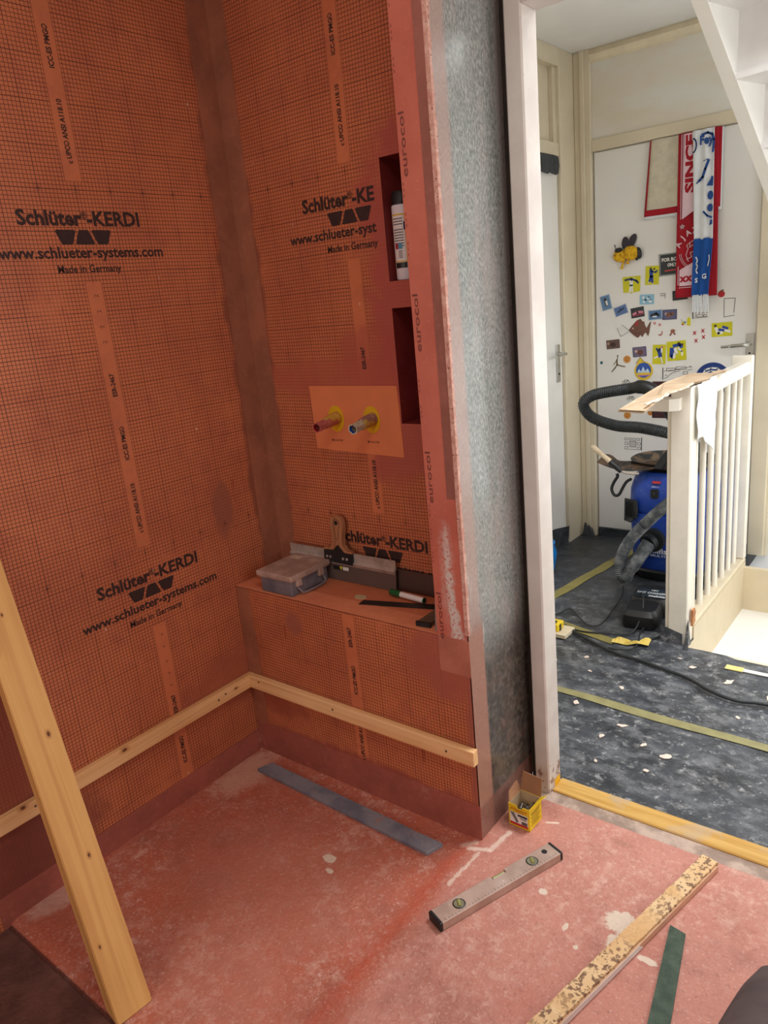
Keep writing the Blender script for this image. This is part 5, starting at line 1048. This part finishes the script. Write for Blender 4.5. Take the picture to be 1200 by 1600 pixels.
for yy in (-0.055, 0.045):
    b = BM(); box(b, 0.068, 0.080, yy - 0.011, yy + 0.011, 0.030, 0.060, 0.002); obj('latch', b, ml, org)
    b = BM(); box(b, 0.0795, 0.0815, yy - 0.013, yy + 0.013, 0.056, 0.071, 0.001); obj('hinge', b, ml, org)
b = BM(); tube(b, smooth_path([(0.068, -0.060, 0.030), (0.082, -0.058, 0.020), (0.088, -0.050, 0.010), (0.090, 0.0, 0.008), (0.088, 0.045, 0.010), (0.082, 0.053, 0.020), (0.068, 0.055, 0.030)], 5), 0.0035, 8); obj('carry_handle', b, mt, org, smooth=True)
b = BM(); box(b, -0.06, -0.02, 0.045, 0.07, 0.070, 0.0705); obj('paper_scrap', b, plain('scrap', rgb(206, 186, 164), 0.8), org)
for (xx, yy) in ((-0.03, -0.091), (0.03, -0.091)):
    b = BM(); box(b, xx - 0.001, xx + 0.001, yy - 0.001, yy + 0.001, 0.052, 0.069); obj('lid_rib', b, ml, org)
# wide taping knife leaning on the wall
kn = thing('taping_knife', 'wide steel taping knife with brown wooden handle leaning on the back wall', 'spatula', (0.305, -0.030, HB + 0.002), (-0.10, 0, 0))
b = BM(); box(b, -0.225, 0.220, -0.0012, 0.0, 0.0, 0.055); bl_ = obj('blade', b, T('dull_blade', 0.5, 0.2).color((0.125, 0.085, 0.07, 1)).mat, kn)
b = BM(); prism(b, [(-0.225, -0.002, 0.052), (-0.225, -0.010, 0.064), (-0.225, -0.002, 0.072), (-0.225, -0.006, 0.098), (-0.225, -0.002, 0.098), (-0.225, 0.002, 0.07)], (0.445, 0, -0.000)); bk_ = obj('stiffening_rail', b, m_steel, kn)
b = BM(); prism(b, [(-0.062, -0.004, 0.062), (0.056, -0.004, 0.060), (0.056, -0.004, 0.096), (0.028, -0.004, 0.098), (0.004, -0.004, 0.125), (-0.018, -0.004, 0.102), (-0.062, -0.004, 0.100)], (0, -0.010, 0)); pt_ = obj('socket_plate', b, m_black, kn)
for xx in (-0.048, -0.034, 0.020, 0.036):
    s = BM(); cyl(s, (xx, -0.014, 0.078), (xx, -0.0155, 0.078), 0.0045, 12); obj('rivet', s, m_steel, pt_)
b = BM(); out = [(-0.060, 0.101), (-0.060, 0.108), (-0.030, 0.109), (-0.018, 0.122), (-0.020, 0.150), (-0.027, 0.178), (-0.028, 0.197), (-0.018, 0.212), (0.0, 0.218), (0.018, 0.212), (0.027, 0.197), (0.026, 0.178), (0.020, 0.150), (0.022, 0.122), (0.034, 0.108), (0.060, 0.106), (0.060, 0.098), (0.028, 0.099), (0.004, 0.126), (-0.018, 0.103)]
prism(b, [(x, -0.003, z) for x, z in out], (0, -0.016, 0)); bmesh.ops.bevel(b, geom=b.edges[:], offset=0.002, segments=2, affect='EDGES'); hd_ = obj('handle', b, wood('brown_handle', (150, 98, 66), (176, 122, 86), 'z', 2), kn)
s = BM(); cyl(s, (0, -0.0185, 0.193), (0, -0.0196, 0.193), 0.0075, 16); obj('hanging_hole', s, m_black, hd_)
s = BM(); stroke2(s, [(-0.013, 0.185), (-0.013, 0.198), (0.0, 0.207), (0.013, 0.198), (0.013, 0.185), (0.004, 0.14), (-0.004, 0.14), (-0.013, 0.185)], 0.0015, -0.0188, 0.0005); obj('handle_groove', s, m_dark, hd_)
b = BM(); box(b, -0.035, 0.008, -0.0022, -0.0012, 0.034, 0.047); lb = obj('sticker', b, m_black, kn); b = BM(); box(b, 0.006, 0.030, -0.0024, -0.0012, 0.036, 0.047); obj('barcode_label', b, plain('label_white', rgb(220, 220, 214), 0.6), kn); b = BM(); prism(b, [(-0.008, -0.0023, 0.047), (0.006, -0.0023, 0.047), (-0.001, -0.0023, 0.035)], (0, -0.0006, 0)); obj('yellow_triangle', b, plain('label_yellow', rgb(216, 196, 40), 0.6), kn)
# dark trueing blade behind, lying against wall
b = BM(); box(b, -0.24, 0.245, -0.0015, 0.0, 0.0, 0.062); box(b, -0.24, 0.245, -0.004, 0.0015, 0.060, 0.066)
db = tag(obj('straight_edge', b, T('dark_steel', 0.5, 0.5).color((0.10, 0.055, 0.045, 1)).mat, loc=(0.52, -0.016, HB + 0.0018), rot=(-0.12, 0, 0)), 'long dark steel blade standing against the wall behind the taping knife', 'blade')
# marker
mk_ = thing('marker_pen', 'white marker pen with a green cap lying on the dark square blade', 'pen', (0.596, -0.068, HB + 0.0145), (0, 0, -0.09))
b = BM(); cyl(b, (-0.028, 0, 0), (0.062, 0, 0), 0.0085, 20); obj('barrel', b, plain('pen_white', rgb(232, 224, 220), 0.4, 0, .02), mk_, smooth=True)
b = BM(); tube(b, [(-0.070, 0, 0), (-0.067, 0, 0), (-0.027, 0, 0)], [0.0075, 0.0093, 0.0093], 20); obj('cap', b, plain('pen_green', rgb(14, 96, 52), 0.4), mk_, smooth=True)
b = BM(); cyl(b, (0.062, 0, 0), (0.0645, 0, 0), 0.0086, 20); obj('end_plug', b, plain('pen_green2', rgb(14, 96, 52), 0.4), mk_); b = BM(); cyl(b, (0.0646, 0, 0), (0.065, 0, 0), 0.0055, 16); obj('end_recess', b, m_black, mk_)
# try square
sq = thing('try_square', 'dark rusty try square lying on the right end of the ledge', 'square', (0.0, 0.0, HB + 0.0018))
b = BM(); prism(b, [(0.480, -0.158, 0), (0.474, -0.128, 0), (0.72, -0.052, 0), (0.735, -0.080, 0)], (0, 0, 0.0018)); obj('blade', b, T('dark_blade', 0.55, 0.5).color((0.035, 0.025, 0.022, 1)).mat, sq)
b = BM(); prism(b, [(0.722, -0.200, 0), (0.762, -0.195, 0), (0.762, -0.060, 0), (0.722, -0.065, 0)], (0, 0, 0.013)); obj('stock', b, plain('aged_metal', rgb(120, 104, 84), 0.5, 0.4, 0.3, 40), sq)
b = BM(); prism(b, [(0.720, -0.202, 0), (0.764, -0.197, 0), (0.764, -0.190, 0), (0.720, -0.195, 0)], (0, 0, 0.014)); obj('stock_edge', b, m_black, sq)
o_ = blob('adhesive_blob', 0.449, -0.113, 0.020, 0.014, None, plain('dried_adhesive', rgb(184, 164, 124), 0.8, 0, 0.1, 60), HB + 0.0009, 22, 5, 'z', 0.003, 0.12); tag(o_, 'dried beige adhesive blob on the ledge left of the marker', 'adhesive')
b = BM(); prism(b, [(0.787, -0.195, 0), (0.799, -0.195, 0), (0.799, -0.203, 0), (0.789, -0.203, 0)], (-0.006, 0.03, 0.20)); tag(obj('corner_profile', b, plain('grey_plastic', rgb(146, 130, 122), 0.5), loc=(-0.005, 0.0, HB + 0.002)), 'grey plastic corner strip standing against the pier at the end of the ledge', 'strip')
# sealant bottle in the upper niche
bo = thing('sealant_bottle', 'white bottle with black cap lying upright in the upper wall niche', 'bottle', (0.612, 0.035, 1.506))
bo['label'] = 'white bottle with black cap standing in the upper wall niche'
b = BM(); loft(b, [(0, 0.024, 0.024, 0, 0), (0.004, 0.027, 0.027, 0, 0), (0.185, 0.027, 0.027, 0, 0), (0.190, 0.024, 0.024, 0, 0)], 36); obj('body', b, plain('bottle_white', rgb(228, 222, 226), 0.4, 0, .02), bo, smooth=True)
b = BM(); loft(b, [(0.188, 0.0255, 0.0255, 0, 0), (0.215, 0.0255, 0.0255, 0, 0), (0.222, 0.020, 0.020, 0, 0)], 36); obj('cap', b, m_black, bo, smooth=True)
def wrap(bm, a0, a1, z0, z1, r=0.0274, n=12):
    """curved label patch, angles in degrees from +x"""
    A = [bm.verts.new((r * math.cos(math.radians(a0 + (a1 - a0) * k / n)), r * math.sin(math.radians(a0 + (a1 - a0) * k / n)), z0)) for k in range(n + 1)]
    B_ = [bm.verts.new((v.co.x, v.co.y, z1)) for v in A]
    for k in range(n): bm.faces.new([A[k], A[k + 1], B_[k + 1], B_[k]])
b = BM(); wrap(b, -125, -40, 0.045, 0.165); obj('label', b, plain('label_gold', rgb(222, 178, 50), 0.5), bo)
b = BM(); wrap(b, -122, -46, 0.048, 0.161, 0.0276); obj('label_field', b, plain('label_pale', rgb(230, 224, 220), 0.5, 0, .02), bo)
b = BM()
for k in range(11):
    if k != 3: wrap(b, -118, -56, 0.152 - k * 0.0068, 0.1545 - k * 0.0068, 0.0278)
for k in range(7): wrap(b, -92, -68, 0.055 + k * 0.003, 0.0565 + k * 0.003, 0.0278)
obj('label_text_lines', b, plain('label_ink', rgb(90, 84, 90), 0.6), bo)
b = BM(); wrap(b, -112, -92, 0.078, 0.092, 0.0279); obj('label_red', b, plain('label_red', rgb(176, 36, 60), 0.5), bo)
b = BM(); wrap(b, -91, -66, 0.078, 0.092, 0.0279); obj('label_blue', b, plain('label_blue', rgb(70, 150, 180), 0.5), bo)
b = BM(); wrap(b, -122, -46, 0.030, 0.044, 0.0276); obj('label_black_band', b, m_black, bo)
b = BM(); wrap(b, -52, -40, 0.125, 0.145, 0.0279); obj('label_navy', b, plain('label_navy', rgb(30, 40, 90), 0.5), bo)
# ------------------------------------------------------------------ things on the shower / bathroom floor
ms_ = T('slate_blue_strip', 0.6); n_ = ms_.noise(9, 5, .65, ms_.scale(1, 1, 1), 0.4); c_ = ms_.mix(ms_.step(n_, 0.35, 0.6), rgb(104, 108, 122), rgb(134, 134, 142)); c_ = ms_.mix(ms_.step(ms_.noise(16, 6, .7), 0.55, 0.68) * 0.7, c_, rgb(168, 112, 96)); ms_.color(c_); ms_.bump(n_, .4, .002)
b = BM(); q0 = [(0.091, -0.318), (0.110, -0.268), (0.812, -0.287), (0.795, -0.340)]
prism(b, [(x, y, 0) for x, y in q0], (0, 0, 0.012)); bmesh.ops.bevel(b, geom=b.edges[:], offset=0.001, segments=1, affect='EDGES')
ss = tag(obj('grey_blue_strip', b, ms_.mat, loc=(0, 0, -0.0095)), 'scuffed blue-grey flat board on the shower floor before the ledge', 'board')
# spirit level: local x along its length
LA = Vector((0.950, -0.530, 0)); LB = Vector((1.092, -0.160, 0)); ld = LB - LA; LL = ld.length
lv = thing('spirit_level', 'short dusty aluminium spirit level with round vials lying on the red floor', 'level', (LA.x, LA.y, 0.001), (0, 0, math.atan2(ld.y, ld.x)))
al = T('dusty_aluminium', 0.5, 0.35); c_ = al.mix(al.step(al.noise(16, 5), 0.35, 0.7), rgb(178, 152, 138), rgb(200, 176, 162)); c_ = al.mix(al.step(al.noise(40, 5, .7), 0.62, 0.7) * .6, c_, rgb(230, 216, 208)); al.color(c_); al = al.mat
WL = 0.0245; TH = 0.023
b = BM()
pts = [(0.008, -WL), (LL - 0.008, -WL), (LL - 0.008, WL), (0.235, WL), (0.235, WL - 0.014), (0.19, WL - 0.014), (0.19, WL), (0.008, WL)]
prism(b, [(x, y, 0) for x, y in pts], (0, 0, TH)); bmesh.ops.bevel(b, geom=b.edges[:], offset=0.0012, segments=1, affect='EDGES'); obj('frame', b, al, lv)
for x in (0.0, LL - 0.010):
    b = BM(); box(b, x, x + 0.010, -WL - 0.0008, WL + 0.0008, -0.0005, TH + 0.0008, 0.003, seg=2); obj('end_cap', b, m_black, lv)
m_vial = plain('vial_green', rgb(150, 150, 90), 0.2); 
for x in (0.075, LL - 0.085):
    b = BM(); R1, R2 = 0.0165, 0.0135
    A = [b.verts.new((x + R1 * math.cos(a), R1 * math.sin(a), TH + 0.0003)) for a in [2 * PI * k / 28 for k in range(28)]]; B_ = [b.verts.new((x + R2 * math.cos(a), R2 * math.sin(a), TH + 0.0012)) for a in [2 * PI * k / 28 for k in range(28)]]
    for k in range(28): b.faces.new([A[k], A[(k + 1) % 28], B_[(k + 1) % 28], B_[k]])
    rg = obj('vial_ring', b, m_black, lv)
    b = BM(); cyl(b, (x, 0, TH + 0.0004), (x, 0, TH + 0.0010), 0.0136, 28); obj('vial_disc', b, plain('vial_grey', rgb(128, 124, 100), 0.4, 0, .15, 60), rg)
    b = BM(); cyl(b, (x - 0.004, -0.009, TH + 0.001), (x - 0.004 + 0.008, 0.009, TH + 0.001), 0.0038, 12); obj('vial_tube', b, m_vial, rg)
b = BM(); cyl(b, (0.194, WL - 0.008, TH - 0.006), (0.231, WL - 0.008, TH - 0.006), 0.005, 14); obj('vial_tube', b, m_vial, lv)
b = BM(); cyl(b, (LL - 0.037, 0.006, TH), (LL - 0.037, 0.006, TH + 0.0008), 0.0075, 20); obj('hanging_hole', b, m_black, lv)
b = BM()
for k in range(36):
    x = 0.02 + k * 0.0102
    if x < LL - 0.012: box(b, x, x + 0.0012, -WL + 0.004, -WL + (0.011 if k % 5 == 0 else 0.0075), TH, TH + 0.0004)
mm = obj('ruler_marks', b, plain('ruler_ink', rgb(110, 92, 86), 0.6), lv); mm['kind'] = 'stuff'
# screw box
sb = thing('screw_box', 'open yellow cardboard screw box standing by the door jamb', 'box', (0.962, -0.086, 0.001), (0, 0, -0.03))
yc = T('yellow_card', 0.55); yc.color(yc.mix(yc.step(yc.noise(20, 4), 0.35, 0.7), rgb(224, 190, 16), rgb(240, 208, 34))); yc = yc.mat
Wb, Db, Hb, tb = 0.033, 0.034, 0.070, 0.0015
def wall_(name, x0, x1, y0, y1, z0=0, z1=Hb, m=yc):
    b = BM(); box(b, x0, x1, y0, y1, z0, z1); return obj(name, b, m, sb)
b = BM(); prism(b, [(-Wb, -Db, 0), (Wb, -Db, 0), (Wb, -Db, Hb), (0.012, -Db, Hb), (0.008, -Db, Hb - 0.009), (-0.004, -Db, Hb - 0.010), (-0.008, -Db, Hb), (-Wb, -Db, Hb)], (0, tb, 0)); obj('front_panel', b, yc, sb)
wall_('side_panel', Wb - tb, Wb, -Db + tb, Db); wall_('side_panel', -Wb, -Wb + tb, -Db + tb, Db); wall_('back_panel', -Wb, Wb, Db - tb, Db); wall_('bottom_panel', -Wb + tb, Wb - tb, -Db + tb, Db - tb, 0, tb)
for s_ in (1, -1):
    b = BM(); box(b, s_ * (Wb - tb) - 0.0003, s_ * (Wb - tb) + 0.0003, -Db + tb, Db - tb, tb, Hb - 0.0005); obj('inner_card', b, m_card, sb)
b = BM(); box(b, -Wb + tb, Wb - tb, Db - tb - 0.0008, Db - tb, tb, Hb); obj('inner_card', b, m_card, sb)
bcard = plain('brown_card', rgb(158, 112, 80), 0.85, 0, .06, 20)
b = BM(); prism(b, [(-Wb, Db, Hb), (Wb, Db, Hb), (Wb - 0.002, Db + 0.012, Hb + 0.052), (-Wb + 0.004, Db + 0.012, Hb + 0.056)], (0, tb, 0)); obj('lid_flap', b, bcard, sb)
b = BM(); prism(b, [(-Wb, -Db * .9, Hb), (-Wb, Db, Hb), (-Wb - 0.012, Db, Hb + 0.028), (-Wb - 0.010, -Db * .4, Hb + 0.020)], (tb, 0, 0)); obj('side_flap', b, bcard, sb)
b = BM(); prism(b, [(Wb, -Db * .9, Hb), (Wb, Db, Hb), (Wb + 0.020, Db, Hb + 0.014)], (-tb, 0, 0)); obj('side_flap', b, yc, sb)
rnd = random.Random(3)
for k in range(12):
    b = BM(); x, y = rnd.uniform(-.02, .02), rnd.uniform(-.02, .02); a = rnd.uniform(0, 3); z = 0.018 + 0.0022 * k; dx_, dy_ = 0.009 * math.cos(a), 0.009 * math.sin(a)
    tube(b, [(x - dx_, y - dy_, z), (x + dx_, y + dy_, z + 0.006), (x + dx_ * 1.25, y + dy_ * 1.25, z + 0.0075)], [0.0014, 0.0018, 0.0036], 8); obj('screw', b, plain('screw_steel', rgb(110, 112, 116), 0.35, 0.8) if k == 0 else bpy.data.materials['screw_steel'], sb)
def face(name, x0, x1, z0, z1, m, side='f', e=0.0):
    b = BM()
    if side == 'f': box(b, x0, x1, -Db - 0.0005 - e, -Db - e, z0, z1)
    else: box(b, Wb + e, Wb + 0.0005 + e, x0, x1, z0, z1)
    return obj(name, b, m, sb)
face('label_picture', -0.029, 0.027, 0.008, 0.046, plain('label_white2', rgb(226, 222, 214), .6)); face('label_picture_red', -0.029, 0.027, 0.006, 0.013, plain('label_red2', rgb(190, 30, 50), .6), 'f', .0006)
face('label_black_band', -0.004, 0.026, 0.037, 0.043, m_black, 'f', .0006)
b = BM(); prism(b, [(-0.028, -Db - .0006, 0.045), (-0.016, -Db - .0006, 0.045), (-0.002, -Db - .0006, 0.018), (-0.008, -Db - .0006, 0.014)], (0, -.0005, 0)); obj('screw_picture', b, plain('pic_grey', rgb(110, 110, 108), .6, 0, .3, 90), sb)
b = BM()
for k in range(9): box(b, 0.008 + k * 0.002, 0.0092 + k * 0.002, -Db - .0012, -Db - .0006, 0.014, 0.024)
obj('barcode', b, m_black, sb)
b = BM(); text_bm(b, 'SCHROEVEN', (0, -Db - .0002, 0.051), (1, 0, 0), (0, 0, 1), width=0.052, bold=.03, height=0.007); b.free()
b = BM(); text_bm(b, 'DYNAPLUS', (0, -Db - .0002, 0.054), (1, 0, 0), (0, 0, 1), width=0.050, bold=.03, height=0.006); text_bm(b, 'SCREWS', (0, -Db - .0002, 0.048), (1, 0, 0), (0, 0, 1), width=0.03, bold=.02, height=0.004); flat('printed_lettering', b, plain('orange_ink', rgb(196, 100, 20), .6), sb)
b = BM(); text_bm(b, '4.0x40', (0.013, -Db - .0009, 0.030), (1, 0, 0), (0, 0, 1), width=0.02, bold=.02); flat('printed_lettering', b, m_black, sb)
b = BM()
for k in range(7): box(b, Wb + 0.0001, Wb + 0.0006, -0.026 + (k % 2) * .004, 0.026 - (k % 3) * .006, 0.052 - k * 0.0065, 0.0535 - k * 0.0065 + (.0015 if k == 1 else 0))
obj('side_print', b, plain('brown_ink', rgb(120, 90, 20), .6), sb)
# foam-speckled wooden lath and green strip
b = BM(); A = Vector((1.437, 0.002, 0)); B_ = Vector((1.245, -0.80, 0)); dv = (B_ - A); n_ = Vector((-dv.y, dv.x, 0)).normalized()
ol = T('speckled_foam', 0.8); nn_ = ol.noise(6, 4); sp_ = ol.step(ol.noise(95, 3, .6), 0.50, 0.58); gl = ol.step(ol.noise(5, 3), 0.50, 0.62)
c_ = ol.mix(ol.step(nn_, 0.35, 0.7), rgb(222, 184, 134), rgb(232, 202, 158)); c_ = ol.mix(sp_ * (1.0 - gl * .85), c_, rgb(134, 102, 78)); c_ = ol.mix(gl * 0.5, c_, rgb(214, 160, 96)); ol.color(c_); ol.bump(sp_, .6, .0015)
laf = thing('speckled_lath', 'long wooden lath with speckled foam face lying across the bottom right floor', 'lath', (A.x, A.y, 0.0005), (0, 0, math.atan2(dv.y, dv.x)))
Ll = dv.length
b = BM(); box(b, 0, Ll, -0.020, 0.022, 0.0, 0.019, 0.002); obj('wood_core', b, wood('lath_wood', (196, 150, 120), (220, 178, 146), 'x', 1.5, dirt=(206, 190, 184)), laf)
b = BM(); nx_ = 60; rows = []; rnd = random.Random(8)
for i in range(nx_ + 1):
    x = Ll * i / nx_; w1 = -0.021 + rnd.uniform(-.0012, .0012); w2 = 0.020 + rnd.uniform(-.0012, .0012); h = 0.026 + rnd.uniform(-.001, .001)
    rows.append([b.verts.new(p_) for p_ in ((x, w1, 0.0192), (x, w1 + .001, h), (x, 0, h + rnd.uniform(0, .001)), (x, w2 - .001, h), (x, w2, 0.0192))])
for r0, r1 in zip(rows, rows[1:]):
    for i in range(5): b.faces.new([r0[i], r1[i], r1[(i + 1) % 5], r0[(i + 1) % 5]])
b.faces.new(rows[0][::-1]); b.faces.new(rows[-1]); obj('foam_layer', b, ol.mat, laf)
if True:
    b = BM(); prism(b, [(Ll * .40, 0.0222, 0.002), (Ll, 0.0222, 0.002), (Ll, 0.0222, 0.018), (Ll * .42, 0.0222, 0.017)], (0, 0.0006, 0)); obj('white_paint_edge', b, m_white, laf)
gs = T('green_board', 0.7); c_ = gs.mix(gs.step(gs.noise(30, 5, .65), 0.35, 0.7), rgb(48, 68, 54), rgb(76, 92, 76)); gs.color(c_); gs.bump(gs.noise(60, 3), .3, .001)
b = BM(); prism(b, [(1.413, -0.236, 0), (1.450, -0.243, 0), (1.512, -0.60, 0), (1.470, -0.62, 0)], (0, 0, 0.006)); tag(obj('green_strip', b, gs.mat, loc=(0, 0, 0.0008)), 'dark green flat board strip at the bottom edge beside the speckled lath', 'board')
# ------------------------------------------------------------------ photographer's leg (grey trousers) at the lower right
mtx = T('grey_trousers', 0.95); mtx.color(mtx.mix(mtx.step(mtx.noise(8, 4), 0.35, 0.7), rgb(84, 74, 76), rgb(104, 92, 92))); mtx.bump(mtx.noise(6, 4) , .8, .01)
pe = thing('person', 'bent knee of a person in dark grey trousers at the bottom right corner', 'person', (1.735, -0.79, 0.0))
def skin(name, pts, rad, edges, mat, parent):
    me = bpy.data.meshes.new(name); me.from_pydata(pts, edges, []); me.materials.append(mat); o = bpy.data.objects.new(name, me); C.objects.link(o); o.parent = parent
    m1 = o.modifiers.new('skin', 'SKIN')
    for v, r__ in zip(me.skin_vertices[0].data, rad): v.radius = (r__, r__)
    me.skin_vertices[0].data[0].use_root = True; m2 = o.modifiers.new('sub', 'SUBSURF'); m2.levels = 2; m2.render_levels = 2
    for p_ in me.polygons: p_.use_smooth = True
    m1.use_smooth_shade = True
    return o
KN = (0.02, 0.0, 0.50)
skin('trouser_leg', [(0.06, -0.62, 0.86), (0.05, -0.45, 0.76), (0.03, -0.2, 0.64), (0.02, -0.04, 0.56), (0.02, 0.0, 0.50), (0.03, -0.03, 0.33), (0.035, -0.06, 0.10)], [0.10, 0.092, 0.08, 0.070, 0.066, 0.064, 0.060], [(i, i + 1) for i in range(6)], mtx.mat, pe)
b = BM(); loft(b, [(0.0, 0.048, 0.135, 0.035, 0.0), (0.02, 0.050, 0.138, 0.035, 0.0), (0.05, 0.046, 0.12, 0.035, -0.015), (0.09, 0.040, 0.06, 0.035, -0.06), (0.12, 0.038, 0.045, 0.035, -0.065)], 28, 0.8); obj('shoe', b, m_black, pe, smooth=True)
